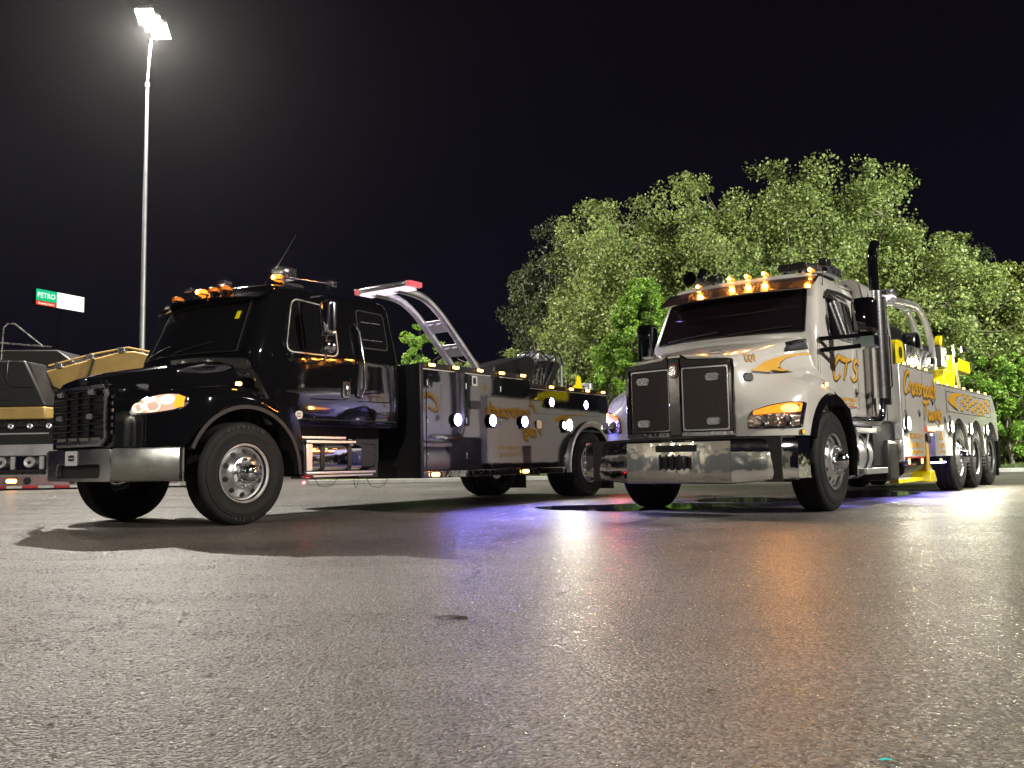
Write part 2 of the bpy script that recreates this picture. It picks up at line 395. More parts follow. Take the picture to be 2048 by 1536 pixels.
# ============================================================ WHEELS
def make_wheel(kind, Rr=.525, wd=.29, lug=False, text=None):
    s = Rr/.525
    mb = MB()
    if kind == 'steer':
        prof = [(.02, .285), (.010, .300), (.004, .302), (.004, .292), (.016, .284), (.05, .272), (.060, .262), (.052, .248), (.012, .182), (-.014, .172), (-.020, .166), (-.020, .112)]
        nr, ny0, ny1 = .142, -.02, -.075; hub = [(-.02, .108), (-.06, .10), (-.068, .094), (-.105, .088), (-.12, .078), (-.132, .05), (-.136, .0005)]; hh = (.222, .034)
    else:
        prof = [(.02, .285), (.010, .300), (.004, .302), (.004, .292), (.018, .284), (.06, .270), (.17, .262), (.190, .250), (.196, .235), (.190, .180), (.185, .112)]
        nr, ny0, ny1 = .142, .186, .135; hub = [(.185, .11), (.12, .10), (.05, .095), (.03, .088), (.015, .06), (.01, .0005)]; hh = (.21, .191)
    mb.lathe(prof, 64)
    wheel = mb.build('wheel', wheelchrome, smooth=50)
    mb = MB()
    g = Rr
    half = [(.035, .270), (.012, .292), (.012, .302), (-.001, .318), (.003, .335), (-.006, .372), (-.006, .40), (-.008, .408), (-.006, .415), (.000, .45), (.008, .455), (.012, .490), (.026, .512), (.040, g-.004)]
    tr = []; nG = 4; y = .05
    step = (wd-.10)/nG
    for i in range(nG):
        a = .048+i*step; tr += [(a+.004, g), (a+step*.5-.008, g), (a+step*.5-.006, g-.012), (a+step*.5+.006, g-.012), (a+step*.5+.008, g), (a+step-.002, g)]
    prof = [(t, r*(1 if r > g-.02 else s if r > .34 else 1)) for t, r in half]+tr+[(wd-t, r*(1 if r > g-.02 else s if r > .34 else 1)) for t, r in reversed(half)]
    nn = 96 if not lug else 156; nh = len(half)
    def mod(j, k, t, r):
        if lug and r > .45*s and (t < .075 or t > wd-.075 or (t > wd/2-.03 and t < wd/2+.03)):
            return r-(.014 if (k % 3 == 0) else 0)
        return r
    mb.lathe(prof, nn, mod=mod, closed=True)
    mb.build('tyre', rubber, wheel, smooth=30)
    if text:
        V_, F_ = [], []
        tm = MB()
        for word, a0, size, rad, st in text:
            for i, ch in enumerate(word):
                if ch == ' ': continue
                V, F = text_mesh(ch, size, .0012, .9); a = R(a0+i*st)
                # letters stand outward along radius; viewed from -y
                ca, sa = math.cos(a), math.sin(a); up_ = 1 if st < 0 else -1
                # radial direction (ca,sa); tangent clockwise for st<0
                P = [((rad+v_*up_)*ca+(sa*u if up_ > 0 else -sa*u), -.0075-d, (rad+v_*up_)*sa+(-ca*u if up_ > 0 else ca*u)) for u, v_, d in V]
                tm.add(P, F)
        tm.build('sidewall_lettering', mat('moulded_rubber', (.05, .05, .05), .5), wheel, smooth=0, kind='stuff')
    mb = MB(); mb.lathe(hub, 32); mb.build('hub_cap', chrome, wheel, smooth=50)
    nut = MB(); nut.lathe([(ny0, .0195), (ny0+(ny1-ny0)*.5, .0175), (ny0+(ny1-ny0)*.9, .013), (ny1, .006), (ny1-.001, .0004)], 8)
    n0 = None
    for k in range(10):
        a = 2*PI*k/10+.15
        loc = (nr*math.cos(a), 0, nr*math.sin(a))
        if n0 is None: n0 = nut.build('lug_nut', chrome, wheel, smooth=45, loc=loc)
        else: again(n0, loc)
    h = MB(); yo = (.034 if kind == 'steer' else .186)
    tilt = (.04/.066) if kind == 'steer' else 0
    h0 = None
    for k in range(10):
        a = 2*PI*(k+.5)/10+.15; rad = hh[0]
        hb = MB(); P = []
        for q in range(14):
            b = 2*PI*q/14; dr, dt = .024*math.cos(b), .028*math.sin(b)
            rr = rad+dr; yy = yo+dr*tilt-.003
            P.append((rr*math.cos(a)-dt*math.sin(a), yy, rr*math.sin(a)+dt*math.cos(a)))
        hb.add(P, [tuple(range(14))]); hb.add([(p[0], p[1]+.008, p[2]) for p in P], [tuple(range(14))])
        hb.f += [(i, (i+1) % 14, (i+1) % 14+14, i+14) for i in range(14)]
        hb.build('hand_hole', under, wheel, smooth=0)
    return wheel
def park(o):   # prototypes are moved onto their first use
    return o
def put_wheels(proto, parent, spots):
    """spots: (x, y_outer, side) ; side -1 near, +1 far"""
    for i, (x, y, sd, rad) in enumerate(spots):
        rot = (0, R(random.uniform(0, 36)) if sd < 0 else 0, 0 if sd < 0 else PI)
        if i == 0: proto.parent = parent; proto.location = (x, y, rad); proto.rotation_euler = rot
        else: again(proto, (x, y, rad), parent, rot)

# ============================================================ SMALL LIGHTS
def lamp_box(parent, name, loc, size, n, lensm, basem=chrome, rad=None, both=False, lname='lens', label=None):
    """oval clearance light; n = outward axis '-y', '-x', '+z'. size=(along, up, depth)"""
    a, b, d = size
    rad = min(a, b)*.48 if rad is None else rad
    P = rpoly([(-a/2, -b/2), (a/2, -b/2), (a/2, b/2), (-a/2, b/2)], rad, 4)
    fn = {'-y': lambda u, v, t: (u, -t, v), '-x': lambda u, v, t: (-t, u, v), '+z': lambda u, v, t: (u, v, t), '+y': lambda u, v, t: (-u, t, v)}[n]
    o = MB().plate(P, fn, d*.6).build(name, basem, parent, smooth=30, loc=loc, label=label)
    MB().plate(inset(P, min(a, b)*.12), lambda u, v, t: fn(u, v, t+d*.6+.0005), d*.4).build(lname, lensm, o, smooth=30)
    return o
def work_lamp(parent, loc, r, m, tilt=0., name='work_light'):
    """round multi-led work lamp facing -y"""
    o = MB().lathe([(0, r*.6), (-.02, r), (-.05, r), (-.055, r*.93), (-.045, r*.9)], 24).build(name, steelblk, parent, smooth=40, loc=loc)
    q = MB().lathe([(-.046, .0004), (-.046, r*.9)], 24); q.build('lens', m, o, smooth=0)
    MB().box(-r*.8, r*.8, -.03, .0, -r*1.25, -r*.95).build('bracket', steelblk, o)
    return o
def spot(name, parent, loc, direction, energy, col, size=R(120), blend=.6, rad=.04):
    l = bpy.data.lights.new(name, 'SPOT'); l.energy = energy; l.color = col; l.spot_size = size; l.spot_blend = blend; l.shadow_soft_size = rad
    o = bpy.data.objects.new(name, l); COL.objects.link(o); o.parent = parent; o.location = loc
    o.rotation_euler = Vector(direction).to_track_quat('-Z', 'Y').to_euler(); return o

# ring of a cab cross-section at height z
def cab_ring(xf, xr, hw, rc, bulge, z, m=9, k=4, rcr=.06):
    P = []
    for i in range(m):
        y = (hw-rc)-2*(hw-rc)*i/(m-1); P.append((xf-bulge*(1-(y/hw)**2), y, z))
    x1 = xf-bulge*(1-((hw-rc)/hw)**2)
    for i in range(1, k+1):
        a = PI/2*i/k; P.append((x1+(xf+rc-x1)*(1-math.cos(a)), -(hw-rc)-rc*math.sin(a), z))
    for t in (.33, .66): P.append((xf+rc+(xr-rcr-xf-rc)*t, -hw, z))
    for i in range(k+1):
        a = PI/2*i/k; P.append((xr-rcr+rcr*math.sin(a), -hw+rcr-rcr*math.cos(a), z))
    for i in range(1, 5): P.append((xr, -(hw-rcr)+2*(hw-rcr)*i/5, z))
    for i in range(k+1):
        a = PI/2*i/k; P.append((xr-rcr+rcr*math.cos(a), hw-rcr+rcr*math.sin(a), z))
    for t in (.66, .33): P.append((xf+rc+(xr-rcr-xf-rc)*t, hw, z))
    for i in range(1, k):
        a = PI/2*(1-i/k); P.append((x1+(xf+rc-x1)*(1-math.cos(a)), (hw-rc)+rc*math.sin(a), z))
    return P
class Cab:
    """tables give front x, rear x, half width, bulge by height"""
    def __init__(s, xf, xr, hw, bu, zs, rc=.10): s.xf, s.xr, s.hw, s.bu, s.zs, s.rc = xf, xr, hw, bu, zs, rc
    def ring(s, z): return cab_ring(lerp(z, s.xf), lerp(z, s.xr), lerp(z, s.hw), s.rc, lerp(z, s.bu), z)
    def shell(s, top_scale=((.03, .97), (.05, .9), (.06, .7))):
        rows = [s.ring(z) for z in s.zs]; zt = s.zs[-1]; last = rows[-1]
        cx = sum(p[0] for p in last)/len(last)
        for dz, k in top_scale: rows.append([(cx+(p[0]-cx)*k, p[1]*k, zt+dz) for p in last])
        mb = MB(); mb.grid(rows, close=True); n = len(last); o = len(mb.v)-n
        mb.f.append(tuple(range(o, o+n))); mb.f.append(tuple(range(n-1, -1, -1)))
        return mb
    def side(s, off=0.): return lambda x, z, d: (x, -lerp(z, s.hw)-off-d, z)
    def front(s, off=0.): return lambda y, z, d: (lerp(z, s.xf)-lerp(z, s.bu)*(1-(y/lerp(z, s.hw))**2)-off-d, y, z)
    def patch(s, z0, z1, y0, y1, off, n=12, m=4, t=.008, y0t=None, y1t=None, zc=None):
        """curved glass between heights, y-range may change to the top"""
        y0t = y0 if y0t is None else y0t; y1t = y1 if y1t is None else y1t
        mb = MB(); f = s.front(off)
        for d in (0, t):
            rows = []
            for j in range(m+1):
                v = j/m; a, b = y0+(y0t-y0)*v, y1+(y1t-y1)*v; row = []
                for i in range(n+1):
                    y = a+(b-a)*i/n; z = z0+(z1-z0)*v+(zc(y, v) if zc else 0); row.append(f(y, z, d))
                rows.append(row)
            mb.grid(rows)
        return mb

def body_skin(stations, halfprofile):
    """mirror half profiles into a full skin; halfprofile(x) -> list of (y,z) from centre to bottom edge (y>=0)"""
    rows = []
    for x in stations:
        h = halfprofile(x); rows.append([(x+dx, -y, z) for y, z, dx in reversed(h)]+[(x+dx, y, z) for y, z, dx in h[1:]])
    return MB().grid(rows)
def bvh_of(mb): return BVHTree.FromPolygons([Vector(v) for v in mb.v], mb.f)
def project_side(bv, fallback=-1.):
    def fn(x, z, d):
        h = bv.ray_cast(Vector((x, -3, z)), Vector((0, 1, 0)))
        y = h[0].y if h[0] else fallback
        return (x, y-.003-d, z)
    return fn
def project_front(bv, fb=-.6):
    def fn(y, z, d):
        h = bv.ray_cast(Vector((-3, y, z)), Vector((1, 0, 0)))
        return ((h[0].x if h[0] else fb)-.004-d, y, z)
    return fn
def densify(poly, step):
    out = []
    for i in range(len(poly)):
        a = Vector(poly[i]); b = Vector(poly[(i+1) % len(poly)]); n = max(1, int((b-a).length/step))
        out += [tuple(a+(b-a)*j/n) for j in range(n)]
    return out
def patch_on(poly, fn, t, step=.03):
    """polygon draped over a curved surface, with thickness"""
    poly = densify(poly, step); bm = bmesh.new(); vs_ = [bm.verts.new((a, b, 0)) for a, b in poly]; bm.faces.new(vs_)
    xs = [p[0] for p in poly]; zs = [p[1] for p in poly]
    for ax, lo, hi in ((0, min(xs), max(xs)), (1, min(zs), max(zs))):
        c = lo+step
        while c < hi:
            no = Vector((1, 0, 0)) if ax == 0 else Vector((0, 1, 0))
            bmesh.ops.bisect_plane(bm, geom=bm.verts[:]+bm.edges[:]+bm.faces[:], plane_co=no*c, plane_no=no); c += step
    bm.verts.index_update(); V = [v.co.copy() for v in bm.verts]; F = [tuple(v.index for v in f.verts) for f in bm.faces]
    edges = [tuple(v.index for v in e.verts) for e in bm.edges if len(e.link_faces) == 1]; bm.free()
    n = len(V); mb = MB()
    mb.add([fn(v.x, v.y, t) for v in V]+[fn(v.x, v.y, 0) for v in V], F+[tuple(i+n for i in reversed(f)) for f in F]+[(a, b, b+n, a+n) for a, b in edges])
    return mb
def strip_frame(path, r, n=6): return MB().tube(list(path)+[path[0]], r, n, cap=False)

# ============================================================ BLACK TOW TRUCK
BT = empty('tow_truck', (-3.7047, 9.5559, 0), 0.9398, 'glossy black crew cab tow truck with bright headlight on, parked on the left', 'tow truck', 'tow trucks parked side by side')
def B(mb, name, m, **k): return mb.build(name, m, BT, **k)
# hood skin
def hpB(x):
    zt = lerp(x, [(-1.06, 1.50), (-1.0, 1.53), (-.85, 1.58), (-.5, 1.655), (0, 1.74), (.35, 1.80)])
    wh = lerp(x, [(-1.06, .50), (-.9, .56), (-.5, .64), (0, .76), (.35, .90)])
    wf = lerp(x, [(-1.06, .60), (-1.0, .68), (-.92, .80), (-.82, .92), (-.70, 1.03), (-.55, 1.12), (-.40, 1.17), (.75, 1.18)])
    zf = lerp(x, [(-1.06, 1.36), (-.8, 1.34), (-.5, 1.38), (-.1, 1.43), (.2, 1.40), (.45, 1.28), (.75, .95)])
    zt = max(zt, zf); ar = .70; cx, cz = .04, .52
    zb = .80
    if abs(x-cx) < ar: zb = max(.80 if x < 0 else .50, cz+math.sqrt(ar*ar-(x-cx)**2))
    if x > cx+ar-.01: zb = .50
    zf = max(zf, zb+.03); wf_ = max(wf, wh+.06)
    mid = (wh+wf_)/2
    return [(0, zt, 0), (wh*.55, zt-.008, 0), (wh*.86, zt-.03, 0), (wh, zt-.08, 0), (wh+.02, max(zt-.17, zf+.06), 0), (wh+.05, zf+.035, 0), (mid+.02, zf+.012, 0), (wf_-.07, zf-.01, 0), (wf_-.02, zf-.05, 0), (wf_, zf-.12 if zf-.12 > zb else zb+.012, 0), (wf_+.005, (max(zf-.12, zb)+zb)/2, 0), (wf_, zb, 0)]
st = [-1.06, -1.03, -1.0, -.96, -.92, -.87, -.82, -.76, -.70, -.66, -.62, -.58, -.52, -.45, -.38, -.3, -.2, -.1, 0, .1, .2, .3, .40, .43]
hoodB = body_skin(st, hpB)
h0 = hpB(-1.06); nose = [(-1.06, -y, z) for y, z, d in reversed(h0)]+[(-1.06, y, z) for y, z, d in h0[1:]]
hoodB.add(nose+[(-1.06, .60, .80)], [tuple(range(len(nose)))])
bvB = bvh_of(hoodB); pB = project_side(bvB, -1.17); pBf = project_front(bvB, -.7)
hoodo = B(hoodB, 'hood', black, smooth=60)
# fender behind the wheel, and black lip
fb = MB()
pol = [(.43, 1.24)]+[(.43, .52+math.sqrt(.70**2-.39**2))]+arc(.04, .52, .70, 52, 0, 8)+[(.74, .47), (.80, .47), (.80, .80), (.72, 1.08), (.60, 1.24)]
for s_ in (-1, 1): B(MB().prism(pol, s_*.78, s_*1.17), 'fender_skirt', black, smooth=30, bevel=.01)
for s_ in (-1, 1):
    lip = MB(); a = arc(.04, .52, .705, 158, -2, 28); b_ = arc(.04, .52, .665, 158, -2, 28)
    lip.grid([[(x, s_*1.185, z) for x, z in a], [(x, s_*1.185, z) for x, z in b_], [(x, s_*.80, z) for x, z in b_]])
    B(lip, 'wheel_arch_lip', plastic, smooth=40)
inner = MB()
inner.box(-.95, .40, -.55, .55, .55, 1.25); inner.box(.40, 2.35, -.75, .75, .62, 1.05)
B(inner, 'engine_bay', under)
# grille
gsh = MB(); gp = rpoly([(-.52, .84), (.52, .84), (.50, 1.42), (-.50, 1.42)], .07, 4)
B(MB().plate(gp, front(-1.055), .03), 'grille_panel', steelblk, smooth=30)
gi = inset(gp, .035)
B(MB().frame(gp, gi, front(-1.087), .022), 'grille_surround', chrome, smooth=40)
for k in range(8):
    z = .90+k*.066; B(MB().box(-1.118, -1.088, -.475, .475, z, z+.022), 'grille_bar', black, bevel=.006)
for k in (-.22, .0, .22): B(MB().box(-1.112, -1.088, k-.008, k+.008, .87, 1.40), 'grille_upright', black)
for y, z in ((-.30, 1.37), (.30, 1.37), (-.28, 1.13), (.31, 1.13)):
    lamp_box(BT, 'grille_light', (-1.12, y if abs(y) > .29 else y, z-.02), (.12, .06, .03), '-x', clear)
B(MB().plate(rpoly([(-.07, -.028), (.07, -.028), (.07, .028), (-.07, .028)], .027), lambda a, b, d: (-1.06-d, a, 1.47+b), .014), 'hood_badge', chrome, smooth=40)
for z in range(6): pass
B(MB().plate(rpoly([(-.44, .815), (.44, .815), (.42, .90), (-.42, .90)], .01), front(-1.075), .03), 'lower_valance', satin, smooth=30)
# side vents beside the grille
for s_ in (-1, 1):
    for k in range(6):
        B(MB().plate([(s_*.545, .93+k*.07), (s_*.585, .93+k*.07), (s_*.585, .965+k*.07), (s_*.545, .965+k*.07)], pBf, .012), 'side_louvre', chrome)
# bumper: centre with tow opening, swept wings
bm_ = MB()
def bump(pts, z0, z1, th):
    mb = MB(); n = len(pts); rows = []
    for z, dx in ((z0, .015), (z0+.02, 0), (z1-.02, 0), (z1, .015)): rows.append([(x+dx, y, z) for x, y in pts])
    rows.append([(x+th, y, z1) for x, y in pts]); rows.append([(x+th, y, z0) for x, y in pts]); rows.append(rows[0])
    return mb.grid(rows)
wing = [(-1.09, -.60), (-1.06, -.72), (-1.0, -.86), (-.90, -1.02), (-.80, -1.17), (-.76, -1.22)]
for s_ in (1, -1):
    B(bump([(x, y*s_) for x, y in wing], .47, .79, .05), 'bumper_wing', satin, smooth=40)
cen = rpoly([(-.60, .47), (.60, .47), (.60, .79), (-.60, .79)], .02, 3); hol = rpoly([(-.42, .505), (.42, .505), (.42, .64), (-.42, .64)], .05, 3)
B(MB().frame(cen, hol, front(-1.055), .05), 'bumper_centre', chrome, smooth=40, bevel=.006)
B(MB().box(-1.04, -.90, -.45, .45, .49, .66), 'bumper_recess', under)
pl = B(MB().plate([(-.005, .63), (.235, .63), (.235, .775), (-.005, .775)], front(-1.108), .005), 'number_plate', whitem)
MB().plate(rpoly([(.05, .675), (.175, .675), (.175, .735), (.05, .735)], .03), front(-1.114), .002).build('plate_emblem', dark, pl)
MB().box(-1.1165, -1.114, .052, .172, .70, .708).build('plate_print', whitem, pl)
# headlights draped on the fender nose
hlp = [(-.72, 1.115), (-.75, 1.20), (-.83, 1.27), (-.94, 1.325), (-1.03, 1.335), (-1.09, 1.30), (-1.10, 1.22), (-1.06, 1.15), (-.95, 1.12), (-.85, 1.105)]
for s_ in (-1, 1):
    pol = [(-y*s_ if s_ > 0 else y, z) for y, z in hlp]
    hl = patch_on(rpoly(pol, .03, 3), pBf, .012, .04).build('headlight', chrome, BT, smooth=50)
    sm = inset(rpoly(pol, .03, 3), .02)
    patch_on([(a, b) for a, b in sm if True], lambda y, z, d: pBf(y, z, d+.0125), .006, .04).build('lens', mat('headlight_lens', (.9, .85, .8), .15, .4, em=(1, .40, .16), es=.5), hl, smooth=50)
    for (yy, zz, rr, mm) in ((-.80, 1.175, .045, E_head), (-.895, 1.195, .06, E_head), (-.99, 1.255, .045, E_head)):
        c0 = pBf(yy*-s_ if s_ > 0 else yy, zz, .019); 
        cc = MB(); P = [pBf((yy+rr*math.cos(2*PI*q/16))*(-1 if s_ > 0 else 1), zz+rr*math.sin(2*PI*q/16), .0195) for q in range(16)]
        cc.add(P, [tuple(range(16))]); cc.build('headlight_element', mm, hl, smooth=0)
    cc = patch_on([(yy*(-1 if s_ > 0 else 1), zz) for yy, zz in [(-1.04, 1.17), (-1.085, 1.19), (-1.085, 1.28), (-1.04, 1.31)]], lambda y, z, d: pBf(y, z, d+.0195), .002, .03); cc.build('turn_signal', E_amber, hl, smooth=0)
spot('headlight_beam', BT, (-1.16, -.90, 1.2), (-1, -.05, -.10), 260, (1, .74, .50), R(75), .8, .06)
spot('headlight_beam', BT, (-1.16, .90, 1.2), (-1, .05, -.12), 200, (1, .74, .50), R(75), .8, .06)
hs = lamp_box(BT, 'hood_side_light', tuple(Vector(pBf(-.615, 1.404, .0))), (.13, .06, .02), '-y', clear); hs.rotation_euler = (0, 0, -.75)
# intake grille on hood side
ip = rpoly([(-.46, 1.575), (-.33, 1.625), (-.12, 1.675), (.06, 1.675), (.10, 1.645), (.0, 1.60), (-.2, 1.57)], .03, 3)
ig = patch_on(ip, pB, .006, .05).build('hood_intake', steelblk, BT, smooth=50)
fr = MB(); fr.tube([pB(a, b, .008) for a, b in ip]+[pB(*ip[0], .008)], .006, 6, cap=False); fr.build('intake_trim', chrome, ig)
iv = MB()
for k in range(26):
    x = -.42+k*.0195; zlo, zhi = lerp(x, [(-.45, 1.58), (-.2, 1.58), (0, 1.61), (.1, 1.645)]), lerp(x, [(-.45, 1.58), (-.3, 1.625), (-.12, 1.665), (.06, 1.665)])
    iv.add([pB(x, zlo, .012), pB(x+.006, zlo, .012), pB(x+.006, zhi, .012), pB(x, zhi, .012)], [(0, 1, 2, 3)])
iv.build('intake_slats', clear, ig, smooth=0, kind='stuff')
q = pB(-.05, 1.452, 0)
lamp_box(BT, 'fender_marker_light', (-.06, -1.13, 1.44), (.07, .045, .04), '-y', E_core)
# cab
cabB = Cab([(.9, .36), (1.0, .36), (1.77, .20), (2.46, .46), (2.56, .54)], [(.9, 2.40), (1.9, 2.40), (2.5, 2.33), (2.6, 2.30)], [(.9, 1.0), (1.05, 1.06), (1.3, 1.09), (1.85, 1.07), (2.5, .96), (2.58, .93)],
           [(1.0, .1), (1.77, .30), (2.5, .20), (2.6, .2)], [1.03, 1.06, 1.12, 1.3, 1.5, 1.77, 1.85, 2.0, 2.2, 2.4, 2.5, 2.56], .10)
B(cabB.shell(((.035, .975), (.06, .93), (.085, .8), (.095, .5))), 'cab', black, smooth=60)
sB = cabB.side()
ws = B(cabB.patch(1.82, 2.43, -.88, .88, .004, y0t=-.80, y1t=.80), 'windshield', glass, smooth=60)
edge = [cabB.front(.014)(y, z, 0) for y, z in [(-.88+1.76*i/14, 1.82) for i in range(15)]+[(.88-.08*i/4, 1.82+.61*i/4) for i in range(1, 5)]+[(.80-1.6*i/14, 2.43) for i in range(1, 15)]+[(-.80-.08*i/4, 2.43-.61*i/4) for i in range(1, 4)]]
strip_frame(edge, .010).build('windshield_seal', rubber, ws)
MB().plate([(-.745, 2.20), (-.695, 2.20), (-.69, 2.29), (-.74, 2.29)], cabB.front(.016), .002).build('window_sticker', yellow, ws)
for y0, y1 in ((-.55, -.02), (.12, .62)):
    MB().tube([cabB.front(.03)(y1-(y1-y0)*i/6, 1.84+.10*(i/6), 0) for i in range(7)], .008, 6).build('wiper', plastic, ws)
# visor and roof lights
vis = MB(); rows = []
for z, ex in ((2.46, .20), (2.44, .20), (2.53, .04), (2.585, -.05), (2.585, -.02), (2.50, .10), (2.46, .20)):
    rows.append([(cabB.front(0)(y, min(z, 2.56), 0)[0]-ex*(1-.35*(y/.95)**2), y, z-.03*(y/.95)**2) for y in [-.95+1.9*i/18 for i in range(19)]])
B(vis.grid(rows), 'sun_visor', black, smooth=50)
for y, on in ((-.80, 1), (-.42, 0), (-.24, 0), (-.04, 1), (.55, 0)):
    x = cabB.front(0)(y, 2.56, 0)[0]+.02
    o = MB().lathe([(0, .0005), (-.07, .022), (-.04, .04), (.02, .045), (.06, .03), (.09, .0005)], 12, axis='x').build('cab_roof_light', amber_off if not on else E_amber, BT, smooth=60, loc=(x-.10, y, 2.575) if y > -.7 else (.72, y, 2.715))
    MB().box(-.06, .08, -.045, .045, -.03, -.012).build('lamp_base', chrome, o, bevel=.008)
    if on: MB().lathe([(-.085, .0005), (-.088, .012), (-.074, .026), (-.06, .0005)], 12, axis='x').build('bulb_core', E_core, o, smooth=60)
for y in (-.22, .42):
    MB().box(-.05, .05, -.08, .08, 0, .05).build('roof_marker_housing', chrome, BT, bevel=.012, loc=(.42, y, 2.66))
# roof floodlight pair and rail
fl = MB().box(-.07, .08, -.13, .13, 0, .15).build('roof_floodlight', chrome, BT, bevel=.02, loc=(.80, -.80, 2.70))
MB().plate(rpoly([(-.08, .02), (.08, .02), (.08, .10), (-.08, .10)], .01), lambda a, b, d: (-.072-d, a, b), .004).build('lens', clear, fl)
MB().cyl((.0, 0, -.05), (0, 0, 0), .02).build('mount', chrome, fl)
hb = MB(); hb.tube([(.85, -.74, 2.76), (1.55, -.74, 2.79)], .018, 10); hb.build('air_horn', chrome, BT)
MB().box(1.53, 1.60, -.80, -.68, 2.74, 2.83).build('air_horn_bell', chrome, BT, bevel=.01)
MB().box(.82, 1.1, -.78, -.70, 2.66, 2.70).build('air_horn_bracket', chrome, BT, bevel=.005)
MB().tube([(.66, -.62, 2.65), (.90, -.62, 2.98), (1.12, -.62, 3.33)], [.006, .004, .003], 6).build('antenna', plastic, BT)
# doors, seams, windows
for x in (.43, 1.62, 2.335):
    B(MB().plate([(x-.004, 1.10), (x+.004, 1.10), (x+.004, 1.80), (x-.004, 1.80)], sB, .0012), 'door_seam', under)
B(MB().plate([(.43, 1.105), (2.33, 1.105), (2.33, 1.112), (.43, 1.112)], sB, .0012), 'door_seam', under)
B(MB().plate([(1.615, 1.80), (1.625, 1.80), (1.60, 2.52), (1.59, 2.52)], sB, .0012), 'door_seam', under)
def window(poly, name, parent, surf, trim=satin, r=.08, fr=.013, gl=None):
    P = rpoly(poly, r, 5); P = [(a, b) for a, b in P]
    o = MB().plate(P, surf, .006).build(name, gl or glass, parent, smooth=30)
    Pi = inset(P, fr)
    MB().frame(P, Pi, lambda a, b, d: surf(a, b, d+.0065), .010).build('window_frame', trim, o, smooth=30)
    return o
w1 = window([(.60, 1.84), (1.38, 1.84), (1.38, 2.44), (.76, 2.48)], 'door_window', BT, sB, r=.11)
MB().plate([(.86, 1.86), (.868, 1.86), (.868, 2.45), (.86, 2.45)], lambda a, b, d: sB(a, b, d+.0065), .004).build('window_divider', plastic, w1)
w2 = window([(1.73, 1.99), (2.22, 1.99), (2.20, 2.46), (1.73, 2.47)], 'rear_door_window', BT, sB, trim=plastic, r=.06)
for zz in (2.10, 2.32):
    MB().tube([sB(1.79, zz, .018), sB(2.13, zz+.004, .018)], .005, 6).build('window_rail', chrome_r, w2)
# far side windows
fB = lambda a, b, d: (a, lerp(b, cabB.hw)+d, b)
window([(.60, 1.84), (1.38, 1.84), (1.38, 2.44), (.76, 2.48)], 'door_window', BT, fB, r=.11)
window([(1.73, 1.99), (2.22, 1.99), (2.20, 2.46), (1.73, 2.47)], 'rear_door_window', BT, fB, r=.06, trim=plastic)
# door sculpt line
for (x0, x1) in ((.95, 1.55), (1.68, 2.30)):
    pts = [(x0, 1.335), (x1-.12, 1.345), (x1-.03, 1.37), (x1, 1.44), (x1+.005, 1.60)]
    B(MB().tube([sB(a, b, .002) for a, b in pts], .006, 6), 'door_crease', black)
hd = B(MB().plate(rpoly([(1.42, 1.37), (1.54, 1.37), (1.55, 1.56), (1.43, 1.56)], .04), sB, .012), 'door_handle', chrome, smooth=40)
MB().plate(rpoly([(1.455, 1.39), (1.52, 1.39), (1.52, 1.53), (1.455, 1.53)], .03), lambda a, b, d: sB(a, b, d+.0125), .002).build('handle_cup', under, hd)
MB().tube([sB(1.485, 1.41, .018), sB(1.485, 1.46, .03), sB(1.485, 1.51, .018)], .009, 6).build('handle_grip', chrome, hd)
hd = B(MB().tube([sB(1.66, 2.28, .0), sB(1.66, 2.27, .05), sB(1.70, 2.18, .07), sB(1.72, 1.8, .07), sB(1.72, 1.50, .07), sB(1.69, 1.40, .05), sB(1.69, 1.38, 0)], .014, 10), 'grab_handle', chrome)
st_ = B(MB().plate(rpoly([(.745, 1.105), (.85, 1.105), (.85, 1.195), (.745, 1.195)], .045), sB, .002), 'door_sticker', whitem)
for k in range(3): MB().plate([(.765, 1.128+k*.018), (.83, 1.128+k*.018), (.83, 1.136+k*.018), (.765, 1.136+k*.018)], lambda a, b, d: sB(a, b, d+.0025), .001).build('sticker_print', (redm, gold, dark)[k], st_)
# mirror (near side) and its mirror twin
for s_ in (-1, 1):
    mr = MB(); mr.tube([(.98, s_*1.05, 2.50), (.96, s_*1.32, 2.49), (.94, s_*1.36, 2.40), (.94, s_*1.36, 1.82), (.97, s_*1.30, 1.76), (1.0, s_*1.10, 1.75)], .013, 8)
    mo = mr.build('mirror_arm', chrome, BT)
    for z0, z1, nm in ((2.02, 2.42, 'mirror_housing'), (1.82, 1.97, 'convex_mirror')):
        hh = MB(); P = rpoly([(-.11, z0), (.11, z0), (.11, z1), (-.11, z1)], .05 if z1-z0 > .2 else .07, 4)
        Q = inset(P, .03)
        n = len(P); hh.grid([[(.965, s_*1.38+a, b) for a, b in P], [(.92, s_*1.38+a, b) for a, b in P], [(.88, s_*1.38+a*.8, b+(.0)) for a, b in Q]], close=True)
        hh.f.append(tuple(range(2*n, 3*n))); hh.f.append(tuple(range(n)))
        hh.build(nm, chrome, mo, smooth=50)
